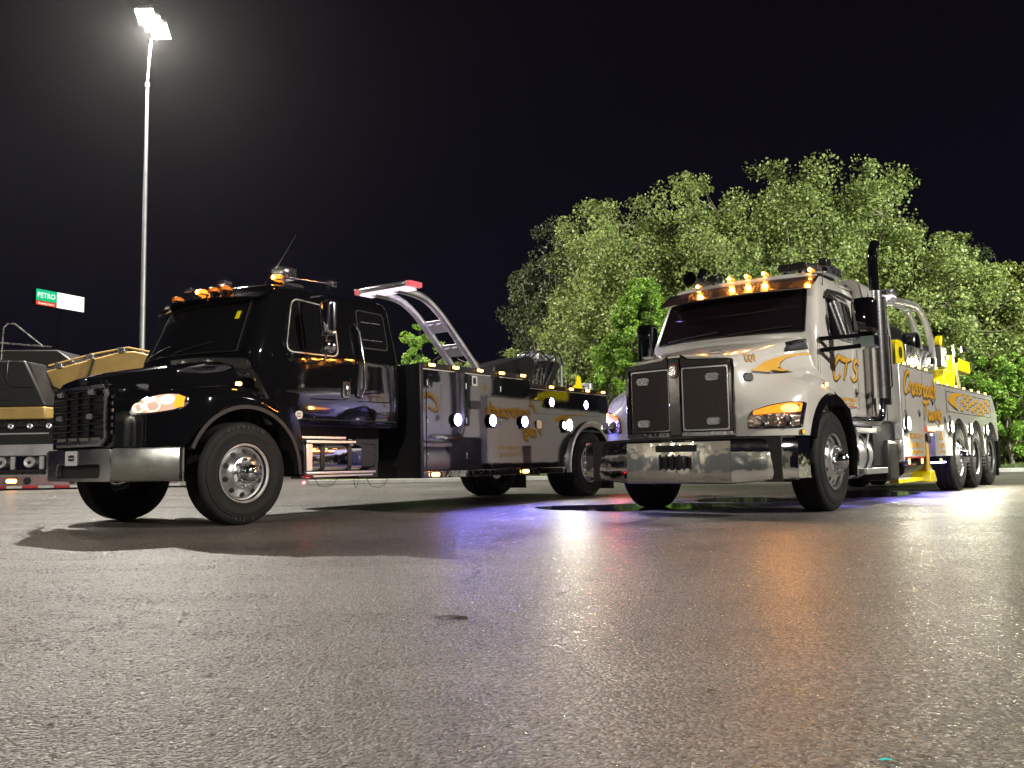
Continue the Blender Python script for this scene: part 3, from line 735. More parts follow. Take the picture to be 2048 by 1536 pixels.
# steps and fuel tank
B(MB().box(.70, 1.42, -1.16, -.86, .885, .915), 'cab_step', alu, bevel=.006)
B(MB().box(.82, 1.56, -1.18, -.90, .835, .868), 'cab_step', alu, bevel=.006)
B(MB().box(.80, 1.86, -1.20, -.90, .490, .520), 'cab_step', alu, bevel=.006)
B(MB().box(.92, 1.84, -1.17, -.95, .455, .487), 'cab_step', alu, bevel=.006)
tk = MB(); P = rpoly([(-1.14, .53), (-.55, .53), (-.55, .82), (-1.14, .82)], .07, 5); tk.prism(P, .88, 1.70, 'x')
tko = B(tk, 'fuel_tank', bumpsteel, smooth=40, bevel=.02)
for x in (1.05, 1.46): MB().prism(rpoly([(-1.148, .525), (-.55, .525), (-.55, .828), (-1.148, .828)], .07, 5), x, x+.06, 'x').build('tank_strap', plastic, tko, smooth=40)
MB().cyl((1.62, -1.0, .82), (1.62, -1.03, .90), .05, 16).build('tank_cap', chrome, tko)
B(MB().box(.84, .93, -1.15, -.9, .53, .835), 'step_end_panel', alu, bevel=.008)
B(MB().box(1.72, 2.05, -1.0, -.6, .55, .84), 'battery_box', plastic, bevel=.02)
B(MB().box(1.86, 2.2, -.9, -.5, .42, .70), 'air_tank_bracket', under, bevel=.02)
for (a, b, c, dz) in ((1.1, 1.45, -.98, .10), (1.78, 1.86, -.9, .13), (1.98, 2.38, -.9, .14)):
    B(MB().tube([(a, c, .44), (a+(b-a)*.2, c, .44-dz*.8), (a+(b-a)*.5, c, .44-dz), (a+(b-a)*.8, c, .44-dz*.8), (b, c, .44)], .004, 5), 'hanging_cable', plastic)
lamp_box(BT, 'frame_marker_light', (.92, -1.0, .40), (.04, .04, .02), '-y', E_red)
# chassis
ch = MB()
for s_ in (-1, 1): ch.box(-.9, 7.3, s_*.43-.04, s_*.43+.04, .62, .88)
B(ch, 'chassis_frame', under, kind=None)
B(MB().cyl((0, -.95, .50), (0, .95, .50), .06, 12), 'front_axle', under)
B(MB().cyl((6.78, -.95, .53), (6.78, .95, .53), .10, 12), 'rear_axle', under)
B(MB().lathe([(-.22, .02), (-.15, .18), (.15, .18), (.22, .02)], 20, c=(6.78, 0, .53)), 'differential', under)
# ---- tow body
def shell(poly, name, m, y=1.25, th=.55):
    for s_ in (-1, 1): B(MB().prism(poly, s_*(y-th), s_*y), name, m, bevel=.006, smooth=30)
B(MB().prism([(2.62, .46), (5.0, .46), (5.0, 1.80), (2.62, 1.80)], -1.236, 1.236), 'tool_body', black, bevel=.004, smooth=20)
# treadplate front face
B(MB().box(2.60, 2.617, -1.25, 1.25, .40, 1.86), 'tread_plate_front', treadp)
B(MB().box(2.58, 2.64, -1.262, -1.19, .40, 1.87), 'corner_post', steelblk, bevel=.005)
arcr = arc(6.78, .50, .68, 180, 0, 28)
rear_poly = [(5.003, .46), (5.97, .46)]+[(x, z) for x, z in arcr if z > .46]+[(7.45, .55), (7.42, 1.25), (7.32, 1.68), (5.003, 1.68)]
B(MB().prism(rear_poly, -1.23, 1.23), 'rear_body', blackbox, smooth=20)
# doors of the body: mirror-gloss panels, each its own
def body_door(x0, x1, z0, z1, y=-1.2375, handle=None, nm='compartment_door'):
    o = MB().plate(rpoly([(x0, z0), (x1, z0), (x1, z1), (x0, z1)], .012, 2), lambda a, b, d: (a, y-d*(1+(a-x0)*1.3), b), .012).build(nm, blackbox, BT, bevel=.003, smooth=30)
    if handle:
        hx, hz = handle
        MB().plate(rpoly([(hx-.06, hz-.07), (hx+.06, hz-.07), (hx+.06, hz+.07), (hx-.06, hz+.07)], .02), side(y-.0235), .006).build('latch', chrome, o, smooth=30)
        MB().plate(rpoly([(hx-.03, hz-.045), (hx+.03, hz-.045), (hx+.03, hz+.045), (hx-.03, hz+.045)], .02), side(y-.030), .002).build('latch_cup', under, o)
    return o
body_door(2.645, 2.700, .50, 1.80)
body_door(2.712, 3.486, .50, 1.80)
body_door(3.498, 4.260, .50, 1.80, handle=(3.68, 1.70))
body_door(4.272, 4.990, .50, 1.80)
body_door(5.02, 6.02, 1.31, 1.67, -1.2315); body_door(6.035, 7.02, 1.31, 1.67, -1.2315)
for x in (2.722, 3.508, 4.282):
    for z in (.68, 1.15, 1.62): B(MB().cyl((x, -1.256, z-.04), (x, -1.256, z+.04), .008, 8), 'hinge', chrome_r)
for x in (3.70,):
    B(MB().plate(rpoly([(x-.12, 1.31), (x+.12, 1.31), (x+.12, 1.43), (x-.12, 1.43)], .06), side(-1.255), .006), 'oval_badge', steelblk)
# top rails with amber lights
def rail(x0, x1, z0, z1, nm='top_rail'):
    for s_ in (-1, 1): B(MB().box(x0, x1, s_*1.19, s_*1.262, z0, z1), nm, steelblk, bevel=.006)
rail(2.60, 5.02, 1.802, 1.875); rail(5.022, 7.34, 1.682, 1.752)
B(MB().box(2.62, 5.0, -1.258, -1.20, 1.788, 1.800), 'trim_strip', alu)
B(MB().box(5.02, 7.30, -1.254, -1.20, 1.672, 1.681), 'trim_strip', alu)
for x in (2.78, 3.26, 3.78, 4.28, 4.80):
    lamp_box(BT, 'clearance_light', (x, -1.263, 1.848), (.13, .045, .03), '-y', E_amberw, steelblk)
for x in (5.55, 6.12, 6.62, 7.12):
    lamp_box(BT, 'clearance_light', (x, -1.263, 1.722), (.12, .042, .03), '-y', E_amberw, steelblk)
for x in (5.75, 6.35, 6.85):
    lamp_box(BT, 'clearance_light', (x, 1.19, 1.772), (.12, .042, .03), '+z', E_amberw, steelblk)
# lower rub rail with lettering and lights
B(MB().box(2.62, 5.92, -1.262, -1.20, .40, .49), 'rub_rail', bumpsteel, bevel=.006)
text_on('body_lettering', 'CENTURY', .105, lambda a, b, d: (3.30+a, -1.263-d, .447+b), whitem, BT, sx_=.72, ext=.001)
B(MB().plate([(3.0, .405), (3.04, .405), (3.07, .485), (3.05, .485), (3.03, .45), (3.01, .485), (3.0, .45)], side(-1.263), .002), 'rail_emblem', whitem)
for x in (2.84, 4.83): lamp_box(BT, 'side_marker_light', (x, -1.263, .445), (.15, .065, .03), '-y', E_amberw)
# work lights
for x, z in ((3.27, 1.155), (4.03, 1.165), (4.80, 1.17)):
    work_lamp(BT, (x, -1.255, z), .085, E_blue)
    spot('work_beam', BT, (x, -1.33, z), (0, -.85, -.52), 240, (.20, .18, 1), R(110), .7)
for x in (5.53, 6.54): work_lamp(BT, (x, -1.25, 1.485), .07, E_blue)
work_lamp(BT, (6.02, -1.25, 1.145), .095, E_white)
spot('work_beam', BT, (6.02, -1.33, 1.145), (-.35, -.85, -.42), 120, (1, .95, .74), R(120), .7)
lamp_box(BT, 'flush_light', (5.25, -1.233, 1.14), (.15, .12, .02), '-y', clear)
# rear fender flare
for s_ in (-1, 1):
    fl_ = MB(); A = arc(6.78, .50, .70, 188, -5, 30); Bq = arc(6.78, .50, .64, 188, -5, 30)
    fl_.grid([[(x, s_*1.245, z) for x, z in Bq], [(x, s_*1.285, z) for x, z in A], [(x, s_*1.275, z+.008) for x, z in arc(6.78, .50, .72, 188, -5, 30)], [(x, s_*1.20, z) for x, z in arc(6.78, .50, .72, 188, -5, 30)]])
    B(fl_, 'fender_flare', alu, smooth=40)
    B(MB().box(7.50, 7.52, s_*1.22, s_*.62, .10, .62), 'mud_flap', rubber)
o = lamp_box(BT, 'tail_light', (7.47, -1.10, .62), (.16, .08, .03), '-y', E_red)
spot('tail_glow', BT, (7.5, -1.28, .62), (-.2, -1, -.35), 60, (1, .02, .03), R(130), .8)
# pylon with light bar
for s_ in (-1, 1):
    P = spline([(5.22, s_*.22, 1.85), (4.98, s_*.22, 2.11), (4.52, s_*.22, 2.52), (4.14, s_*.22, 2.83), (3.82, s_*.22, 3.0), (3.5, s_*.22, 3.045), (3.24, s_*.22, 3.045)], 5)
    B(MB().tube(P, .056, 12), 'pylon_tube', alu)
for (x, z, a) in ((4.36, 2.66, 40), (4.74, 2.33, 44)):
    dx, dz = .12*math.cos(R(a)), .12*math.sin(R(a))
    B(MB().bar((x-dx, 0, z+dz), (x+dx, 0, z-dz), .38, .012, (0, 0, 1)), 'pylon_plate', alu)
    for s_ in (-.08, .08): lamp_box(BT, 'plate_light', (x-.03, s_, z+.03), (.10, .03, .03), '-x', clear)
lb = B(MB().box(3.16, 3.44, -.46, .46, 3.05, 3.13), 'light_bar', clear, bevel=.03, smooth=40)
MB().box(3.18, 3.42, -.45, .45, 3.025, 3.048).build('light_bar_base', E_pink, lb, bevel=.008)
MB().box(3.17, 3.43, -.55, -.465, 3.05, 3.125).build('end_lens', mat('red_lens', (.6, .03, .04), .15, em=(1, .25, .28), es=.5), lb, bevel=.01)
MB().box(3.17, 3.43, .465, .55, 3.05, 3.125).build('end_lens', MATS['red_lens'], lb, bevel=.01)
spot('light_bar_glow', BT, (3.5, 0, 3.02), (1, 0, -.75), 220, (.95, .75, 1), R(150), .8, .3)
# boom, winches
bo = MB(); bo.prism([(5.3, 1.75), (5.35, 2.12), (6.35, 2.36), (6.5, 2.30), (6.4, 1.75)], -.33, .33); B(bo, 'boom', steelblk, bevel=.02)
bo = MB(); bo.prism([(6.3, 2.14), (7.2, 2.36), (7.3, 2.44), (7.42, 2.42), (7.45, 2.22), (7.2, 2.15), (6.4, 1.95)], -.16, .16); B(bo, 'boom_extension', steelblk, bevel=.015)
for y in (-.14, .14):
    B(MB().tube([(6.40, y-.02, 2.30), (6.9, y-.02, 2.42), (7.3, y, 2.47)], .025, 10), 'boom_cylinder', chrome_r)
    B(MB().lathe([(-.03, .03), (-.03, .085), (-.015, .07), (.015, .07), (.03, .085), (.03, .03)], 20, c=(7.36, y, 2.42)), 'cable_sheave', chrome_r)
    B(MB().tube([(7.44, y, 2.42), (7.50, y, 2.2), (7.52, y, 1.85)], .008, 6), 'winch_cable', chrome_r)
for x in (6.68, 6.9): B(MB().bar((x, -.18, 1.70), (x+.16, -.18, 2.25), .05, .10), 'boom_strut', steelblk, bevel=.008)
B(MB().bar((6.45, -.35, 1.74), (6.55, -.35, 2.16), .04, .05), 'boom_stay', chrome_r)
B(MB().bar((6.56, -.35, 1.74), (6.66, -.35, 2.18), .04, .05), 'boom_stay', chrome_r)
for k in range(4):
    y = -.24+k*.10
    B(MB().tube(spline([(6.45, y, 2.30), (6.75, y-.02, 2.48+.03*(k % 2)), (7.05, y-.03, 2.36), (7.35, y-.02, 2.50), (7.50, y, 2.30)], 5), .016, 6), 'hydraulic_hose', chrome_r if k % 2 else plastic)
for x in (6.75, 7.0, 7.25): B(MB().box(x, x+.05, -.22, .22, 2.34, 2.46), 'boom_collar', alu, bevel=.01)
B(MB().bar((7.50, -.20, 2.42), (7.52, -.20, 1.80), .03, .05), 'hook_link', alu); B(MB().bar((7.50, .12, 2.40), (7.60, .12, 1.80), .03, .05), 'hook_link', alu)
B(MB().bar((6.9, -.2, 1.75), (7.35, -.2, 2.32), .10, .16), 'boom_strut', steelblk, bevel=.01); B(MB().bar((6.45, -.22, 2.0), (6.95, -.22, 2.10), .03, .04), 'boom_stay', chrome_r)
for x, y in ((7.20, -.75), (7.02, .5)):
    B(MB().prism(rpoly([(x-.13, 1.75), (x+.12, 1.75), (x+.14, 1.86), (x+.08, 2.04), (x-.03, 2.06), (x-.05, 1.90), (x-.13, 1.88)], .04, 3), y, y+.04), 'yellow_bracket', yellow, bevel=.005)
B(MB().cyl((7.30, -.55, 1.83), (7.75, -.55, 1.83), .09, 16), 'winch_drum', chrome_r)
B(MB().box(7.72, 7.80, -.68, -.42, 1.74, 1.96), 'winch_flange', alu, bevel=.01)
B(MB().box(5.1, 7.3, -1.15, 1.15, 1.682, 1.70), 'deck_plate', treadp)
# wheels
wb = make_wheel('steer', .525, .29, text=[('MICHELIN', 128, .052, .468, -7.5), ('11R22.5', -104, .040, .468, 6.0)])
put_wheels(wb, BT, [(0, -1.20, -1, .525), (0, 1.20, 1, .525)])
wd_ = make_wheel('dual', .53, .28, lug=True, text=[('MICHELIN', 128, .05, .470, -7.5), ('MICHELIN', -62, .05, .470, -7.5)])
put_wheels(wd_, BT, [(6.78, -1.22, -1, .53), (6.78, -.92, -1, .53), (6.78, 1.22, 1, .53), (6.78, .92, 1, .53)])

# ============================================================ WHITE TOW TRUCK
WT = empty('tow_truck', (2.5475, 10.1524, 0), 0.8963, 'white heavy tow truck with gold lettering and amber roof lights, parked on the right', 'tow truck', 'tow trucks parked side by side')
def W(mb, name, m, **k): return mb.build(name, m, WT, **k)
cabW = Cab([(1.0, .12), (1.97, .10), (2.52, .36), (2.68, .48)], [(1.0, 1.80), (2.8, 1.80)], [(1.0, 1.05), (1.95, 1.05), (2.5, .97), (2.7, .92)], [(1.0, .1), (1.97, .26), (2.5, .16), (2.7, .14)],
           [1.04, 1.1, 1.3, 1.6, 1.97, 2.1, 2.3, 2.5, 2.64, 2.70], .09)
def hpW(x):
    zt = lerp(x, [(-1.22, 1.64), (-1.15, 1.67), (-.9, 1.73), (-.4, 1.85), (0, 1.945), (.1, 1.965)])
    wh = lerp(x, [(-1.22, .62), (-.6, .76), (-.2, .86), (.1, .94)])
    wf = lerp(x, [(-1.22, .645), (-1.18, .78), (-1.12, .90), (-1.04, 1.0), (-.94, 1.09), (-.84, 1.15), (-.72, 1.19), (.1, 1.20)])
    zf = lerp(x, [(-1.22, 1.10), (-1.0, 1.22), (-.6, 1.38), (-.25, 1.44), (.1, 1.40)])
    cx, cz, ar = 0., .55, .72; zb = .81
    if abs(x-cx) < ar: zb = max(zb, cz+math.sqrt(ar*ar-(x-cx)**2))
    zf = max(zf, zb+.05); wf_ = max(wf, wh+.03)
    zs = zt-.13
    return [(0, zt+.035, 0), (wh*.30, zt+.028, 0), (wh*.7, zt+.005, 0), (wh-.05, zt-.015, 0), (wh, zt-.055, 0), (wh+.012, zs, 0), (wh+(wf_-wh)*.22, (zs*.45+zf*.55), 0), (wh+(wf_-wh)*.55, zf+.06, 0), (wf_-.06, zf-.01, 0), (wf_-.01, zf-.08, 0), (wf_, max(zf-.18, zb+.02), 0), (wf_+.004, (max(zf-.18, zb+.02)+zb)/2, 0), (wf_, zb, 0)]
stw = [-1.22, -1.20, -1.18, -1.15, -1.12, -1.08, -1.04, -.99, -.94, -.89, -.84, -.78, -.72, -.70, -.67, -.63, -.58, -.5, -.42, -.33, -.22, -.1, 0, .05, .10]
hoodW = body_skin(stw, hpW); h0 = hpW(-1.22)
hoodW.add([(-1.22, -y, z) for y, z, d in reversed(h0)]+[(-1.22, y, z) for y, z, d in h0[1:]]+[(-1.22, .6, .8)], [tuple(range(26))])
hoodW.f[-1] = tuple(range(len(hoodW.v)-26, len(hoodW.v)))
bvW = bvh_of(hoodW); pW = project_side(bvW, -1.19); pWf = project_front(bvW, -.8)
W(hoodW, 'hood', white, smooth=55)
for s_ in (-1, 1):
    # black wheel-arch flare wrapping to the step
    A = arc(0, .55, .735, 160, -16, 34); Bq = arc(0, .55, .655, 160, -16, 34)
    lip = MB(); lip.grid([[(x, s_*1.19, z) for x, z in A], [(x, s_*1.235, z) for x, z in arc(0, .55, .71, 160, -16, 34)], [(x, s_*1.235, z) for x, z in Bq], [(x, s_*.80, z) for x, z in Bq]])
    W(lip, 'fender_flare', black, smooth=50)
    W(MB().prism([(.70, .38), (.76, .38), (.74, .80), (.62, 1.12), (.10, 1.30), (.10, 1.28), (.55, 1.02), (.68, .75)], s_*.85, s_*1.20), 'fender_skirt', black, smooth=30)
W(MB().box(-1.1, .3, -.55, .55, .5, 1.3).box(.3, 2.7, -.85, .85, .65, 1.12), 'engine_bay', under)
# cowl and cab
W(cabW.shell(((.03, .98), (.055, .93), (.07, .8))), 'cab', white, smooth=55)
roof = MB(); rows = []
for x, z, hw in ((.42, 2.69, .90), (.50, 2.735, .90), (.8, 2.79, .92), (1.3, 2.825, .93), (1.80, 2.84, .94)):
    rows.append([(x, y, z-.05*(abs(y)/hw)**4-(.10 if abs(y) > hw*.99 else 0)) for y in [-hw+2*hw*i/16 for i in range(17)]])
W(roof.grid(rows), 'roof_cap', white, smooth=60)
# sleeper
sl = MB(); P = rpoly([(-1.10, 1.02), (-1.10, 2.3), (-1.0, 2.86), (1.0, 2.86), (1.10, 2.3), (1.10, 1.02)], [.02, .3, .12, .12, .3, .02], 5)
sl.prism([(a, b) for a, b in P], 1.80, 2.86, 'x'); W(sl, 'sleeper', white, smooth=40, bevel=.045)
sS = cabW.side()
slS = lambda a, b, d: (a, -lerp(b, [(1., 1.10), (2.3, 1.10), (2.86, 1.02)])-.001-d, b)
W(MB().plate(rpoly([(2.60, 2.20), (2.70, 2.20), (2.70, 2.46), (2.60, 2.46)], .02), slS, .006), 'sleeper_window', glass)
hp_ = rpoly([(2.52, 1.30), (2.78, 1.30), (2.78, 1.80), (2.52, 1.80)], .03); W(MB().frame(hp_, inset(hp_, .006), slS, .003), 'luggage_door_seam', under)
W(MB().plate([(2.53, 1.45), (2.56, 1.45), (2.56, 1.52), (2.53, 1.52)], slS, .01), 'door_latch', chrome)
W(MB().plate(rpoly([(2.60, 1.90), (2.72, 1.90), (2.70, 1.99), (2.64, 2.02)], .03), slS, .002), 'sleeper_emblem', gold)
for k, z in enumerate((2.08, 1.86)): tiny_lettering(2.56, 2.76, z, .03, slS, WT, seed=20+k)
# windshield with seal
ws = W(cabW.patch(2.00, 2.52, -.92, .92, .004, y0t=-.87, y1t=.87, n=16, m=5), 'windshield', glassw, smooth=60)
edge = [cabW.front(.014)(y, z, 0) for y, z in [(-.92+1.84*i/14, 2.0) for i in range(15)]+[(.92-.05*i/4, 2.0+.52*i/4) for i in range(1, 5)]+[(.87-1.74*i/14, 2.52) for i in range(1, 15)]+[(-.87-.05*i/4, 2.52-.52*i/4) for i in range(1, 4)]]
strip_frame(edge, .009).build('windshield_seal', rubber, ws)
for y0, y1 in ((-.80, -.10), (.05, .75)):
    MB().tube([cabW.front(.03)(y1-(y1-y0)*i/6, 2.015+.05*(i/6), 0) for i in range(7)], .008, 6).build('wiper', plastic, ws)
# visor
rows = []
for z, ex in ((2.50, .20), (2.505, .215), (2.60, .13), (2.69, .04), (2.695, .02), (2.60, .10), (2.50, .20)):
    rows.append([(cabW.front(0)(y, z, 0)[0]-ex*(1-.10*(y/.97)**2), y, z) for y in [-.97+1.94*i/20 for i in range(21)]])
vz = W(MB().grid(rows), 'sun_visor', visorm, smooth=50)
MB().tube([(cabW.front(0)(y, 2.50, 0)[0]-.215*(1-.10*(y/.97)**2), y, 2.498) for y in [-.97+1.94*i/20 for i in range(21)]], .006, 6).build('visor_edge', chrome, vz)
# roof lamps
for y in (-.86, -.32, -.10, .12, .58):
    o = MB().lathe([(0, .0005), (-.035, .014), (-.024, .025), (.02, .028), (.08, .022), (.11, .0005)], 14, axis='x').build('cab_roof_light', E_amber, WT, smooth=60, loc=(.46 if abs(y) < .5 else .52, y, 2.80 if abs(y) < .5 else 2.775))
    MB().box(-.03, .10, -.04, .04, -.06, -.03).build('lamp_base', chrome, o, bevel=.008)
    MB().lathe([(-.052, .0005), (-.056, .012), (-.046, .022), (-.03, .0005)], 12, axis='x').build('bulb_core', E_core, o, smooth=60)
    spot('roof_lamp_glow', WT, (.38, y, 2.86), (-1, 0, -.35), 15, (1, .33, .04), R(150), .9, .03)
for y, w_ in ((-.52, .10), (.42, .10), (-.70, .13), (-.98, .05)):
    o = MB().box(-.06, .10, -w_/2-.03, w_/2+.03, -.045, .045).build('roof_strobe', steelblk, WT, bevel=.015, loc=(.62, y, 2.86))
    MB().box(-.02, .06, -.02, .02, -.10, -.045).build('mount', chrome, o)
W(MB().lathe([(0, .095), (.04, .07), (.15, .045), (.5, .03), (.52, .0005)], 20, c=(.42, .66, 2.88), axis='x'), 'air_horn', steelblk)
W(MB().box(.85, 1.45, -.92, -.66, 2.80, 2.93), 'roof_equipment_box', chrome_r, bevel=.02)
W(MB().tube([(.62, -.95, 2.60), (.63, -.97, 2.9), (.64, -.97, 3.25)], [.006, .005, .003], 6), 'antenna', plastic)
W(MB().tube([(-.02, .98, 1.90), (-.02, .99, 2.3), (-.02, 1.0, 2.75)], [.006, .005, .003], 6), 'antenna', plastic)
# grille prow: black surround with V centre bar, two mesh panels
gs = MB(); th = .06
def gx(y): return -1.225-.065*(1-abs(y)/.62)
def gf(off=0.): return lambda y, z, d: (gx(y)-off-d, y, z)
top = [(-.63, 1.60), (-.40, 1.625), (-.16, 1.64), (-.10, 1.69), (.10, 1.69), (.16, 1.64), (.40, 1.625), (.63, 1.60)]
for (ya, yb, nm) in ((-.63, -.582, 'grille_side_post'), (.582, .63, 'grille_side_post'), (-.07, .07, 'grille_centre_post')):
    W(MB().plate([(ya, .83), (yb, .83), (yb, 1.61 if abs(ya) > .1 or abs(yb) > .1 else 1.66), (ya, 1.61 if abs(ya) > .1 or abs(yb) > .1 else 1.66)], gf(), .05), nm, black, bevel=.012, smooth=40)
for s_ in (-1, 1):
    W(MB().plate([(s_*.07, 1.553), (s_*.07, 1.69), (s_*.16, 1.64), (s_*.63, 1.61), (s_*.63, 1.553)], gf(.001), .048), 'grille_header', black, bevel=.01, smooth=40)
    W(MB().plate([(s_*.07, .82), (s_*.07, .875), (s_*.63, .875), (s_*.63, .82)], gf(.001), .052), 'grille_sill', white if 0 else bumpsteel, bevel=.01, smooth=40)
    W(MB().plate([(s_*.073, .88), (s_*.073, 1.55), (s_*.58, 1.55), (s_*.58, .88)], gf(-.01), .006), 'grille_backing', under)
    # wire mesh: crossed diagonal wires
    mb = MB(); y0, y1, z0, z1 = .075, .578, .88, 1.55; pitch = .024
    for dirn in (1, -1):
        c = -(z1-z0)
        while c < (y1-y0)+(z1-z0):
            pts = []
            # line y = y0 + c + (z-z0) for dir 1 ; y = y0 + c' - (z - z0)
            za, zb_ = z0, z1
            if dirn == 1:
                lo = max(z0, z0-c); hi = min(z1, z0+(y1-y0)-c); f = lambda z: y0+c+(z-z0)
            else:
                lo = max(z0, z0+c-(y1-y0)+0); hi = min(z1, z0+c); f = lambda z: y0+c-(z-z0)
            if hi-lo > .01:
                g = gf(.004+(.003 if dirn == 1 else 0))
                a = g(f(lo)*s_, lo, 0); b = g(f(hi)*s_, hi, 0); mb.bar(a, b, .006, .006, (1, 0, 0))
            c += pitch
    W(mb, 'grille_mesh', meshwire, smooth=0, kind='stuff')
    P = rpoly([(s_*.073, .88), (s_*.58, .88), (s_*.58, 1.55), (s_*.073, 1.55)], .03, 4)
    W(MB().frame(P, inset(P, .016), gf(.004), .02), 'mesh_trim', chrome, smooth=40)
    for z in (1.435, .975):
        lamp_box(WT, 'grille_light', (gx(.43)-.012, s_*.41, z), (.15, .075, .04), '-x', clear)
em_ = W(MB().plate(rpoly([(-.055, 1.44), (.055, 1.44), (.06, 1.60), (-.06, 1.60)], .05, 5), gf(.052), .018), 'grille_emblem', mat('dark_red_enamel', (.10, .012, .012), .12, 0, 1.), smooth=40, bevel=.006)
MB().plate(rpoly([(-.035, 1.47), (.035, 1.47), (.035, 1.57), (-.035, 1.57)], .03, 5), gf(.0705), .004).build('emblem_centre', chrome, em_, smooth=40)
# bumper
P = [(-1.20, 1.235), (-1.24, 1.10), (-1.30, .80), (-1.335, .62)]; full = [(-.90, 1.235)]+P+[(-1.34, .60), (-1.345, .3), (-1.345, -.3), (-1.34, -.60)]+[(x, -y) for x, y in reversed(P)]+[(-.90, -1.235)]
def bumpW(pts, tag_):
    mb = MB(); rows = []
    for z, dx, in ((.33, .03), (.345, .004), (.40, 0), (.52, .002), (.64, .007), (.765, .014), (.785, .03), (.785, .12)):
        rows.append([(x+dx, y, z+(.055*min(1, max(0, (abs(y)-.62)/.6)) if z < .5 else 0)) for x, y in pts])
    return W(mb.grid(rows), tag_, bumpsteel, smooth=35)
bumpW([(-1.34, .605), (-1.342, .3), (-1.342, 0), (-1.342, -.3), (-1.34, -.605)], 'bumper_centre')
bumpW([(-.86, -1.24), (-1.19, -1.24)], 'bumper_end'); bumpW([(-.86, 1.24), (-1.19, 1.24)], 'bumper_end')
bumpW([(-1.192, -1.24), (-1.22, -1.15), (-1.28, -.88), (-1.338, -.607)], 'bumper_wing'); bumpW([(-1.192, 1.24), (-1.22, 1.15), (-1.28, .88), (-1.338, .607)], 'bumper_wing')
W(MB().box(-1.25, -.8, -1.1, 1.1, .36, .80), 'bumper_backing', under)
W(MB().plate(rpoly([(-.23, .665), (.24, .665), (.24, .735), (-.23, .735)], .015), front(-1.3425), .004), 'bumper_slot', under)
wn = W(MB().box(-1.44, -1.345, -.13, .16, .49, .62), 'winch_mount', plastic, bevel=.01)
for k in range(4): MB().cyl((-1.46, -.10+k*.075, .475), (-1.46, -.10+k*.075, .635), .014, 8).build('fairlead_roller', steelblk, wn)
# headlights
hlw = [(-1.165, .885), (-1.19, 1.15), (-1.10, 1.155), (-.93, 1.12), (-.78, 1.06), (-.74, .98), (-.74, .885)]
for s_ in (-1, 1):
    f_ = (lambda y, z, d: pWf(y, z, d))
    poly = rpoly([(a*(1 if s_ < 0 else -1), b) for a, b in hlw], .02, 3)
    hl = patch_on(poly, f_, .01, .04).build('headlight', chrome, WT, smooth=50)
    patch_on(inset(poly, .018), lambda y, z, d: f_(y, z, d+.0105), .003, .04).build('lens', mat('headlight_chrome_lens', (.42, .30, .24), .14, .9, 1., bump=(30, 1., .015)), hl, smooth=50)
    q = 1 if s_ < 0 else -1
    up_ = [(-1.16, 1.05), (-1.17, 1.14), (-1.10, 1.145), (-.94, 1.11), (-.80, 1.06), (-.80, 1.02)]
    patch_on(rpoly([(a*q, b) for a, b in up_], .01, 2), lambda y, z, d: f_(y, z, d+.014), .004, .04).build('turn_signal', mat('amber_signal', (.8, .3, .03), .2, em=(1, .20, .012), es=1.3), hl, smooth=50)
    cc = [((-1.09+.062*math.cos(2*PI*k/16))*q, 1.085+.04*math.sin(2*PI*k/16)) for k in range(16)]
    patch_on(cc, lambda y, z, d: f_(y, z, d+.0185), .003, .04).build('headlight_element', mat('amber_bulb', (1, .6, .2), .2, em=(1, .40, .05), es=6), hl, smooth=50)
    for cyy in (-1.07, -.88):
        MB().lathe([(0, .062), (-.012, .066), (-.02, .060), (-.008, .03), (-.004, .0005)], 20, axis='x').build('headlight_reflector', chrome, hl, smooth=50, loc=tuple(Vector(f_(cyy*q, .955, .012))))
spot('signal_glow', WT, (-1.25, -1.12, 1.09), (-1, -.25, -.22), 70, (1, .36, .06), R(130), .8, .04)
spot('signal_glow', WT, (-1.25, 1.12, 1.09), (-1, .25, -.22), 30, (1, .36, .06), R(130), .8, .04)
lamp_box(WT, 'reflector', (-.827, -1.158, .845), (.06, .05, .02), '-y', mat('glowing_amber_refl', (.8, .4, .02), .2, em=(1, .5, .02), es=.6), steelblk, rad=.006)  # reflector given a glow of its own in place of returned light
q = pW(-.93, 1.37, 0)
hs = lamp_box(WT, 'hood_side_light', tuple(Vector(pWf(-.708, 1.42, .004))), (.12, .085, .02), '-y', clear); hs.rotation_euler = (0, 0, -.62)
q = pW(-.143, 1.365, 0); lamp_box(WT, 'fender_marker_light', (-.143, q[1], 1.365), (.06, .05, .03), '-y', E_core)
# intake vent at hood rear
vp = [(-.375, 1.735), (-.28, 1.85), (.05, 1.92), (.06, 1.79)]
vo = patch_on(rpoly(vp, .02, 3), pW, .006, .05).build('hood_vent', chrome, WT, smooth=40)
patch_on(inset(rpoly(vp, .02, 3), .012), lambda a, b, d: pW(a, b, d+.0065), .003, .05).build('vent_mesh', steelblk, vo, smooth=40)
# flame stripe on hood
fl1 = [(-1.0, 1.495), (-.90, 1.535), (-.75, 1.60), (-.57, 1.650), (-.35, 1.70), (-.12, 1.732), (.07, 1.745), (.04, 1.722), (-.2, 1.70), (-.40, 1.655), (-.52, 1.60), (-.55, 1.55), (-.52, 1.525), (-.46, 1.515), (-.62, 1.497), (-.80, 1.487)]
patch_on([(a+.004, b-.010) for a, b in inset(fl1, -.014)], lambda a, b, d: pW(a, b, d+.0005), .0008, .05).build('flame_outline', dark, WT, smooth=0)
patch_on(fl1, lambda a, b, d: pW(a, b, d+.002), .0008, .05).build('flame_stripe', gold, WT, smooth=0)
script('001', -1.04, 1.595, .080, .0115, lambda x, z, d: pW(x, z, d+.001), WT, 1.45, .02, .1, 'fleet_number')
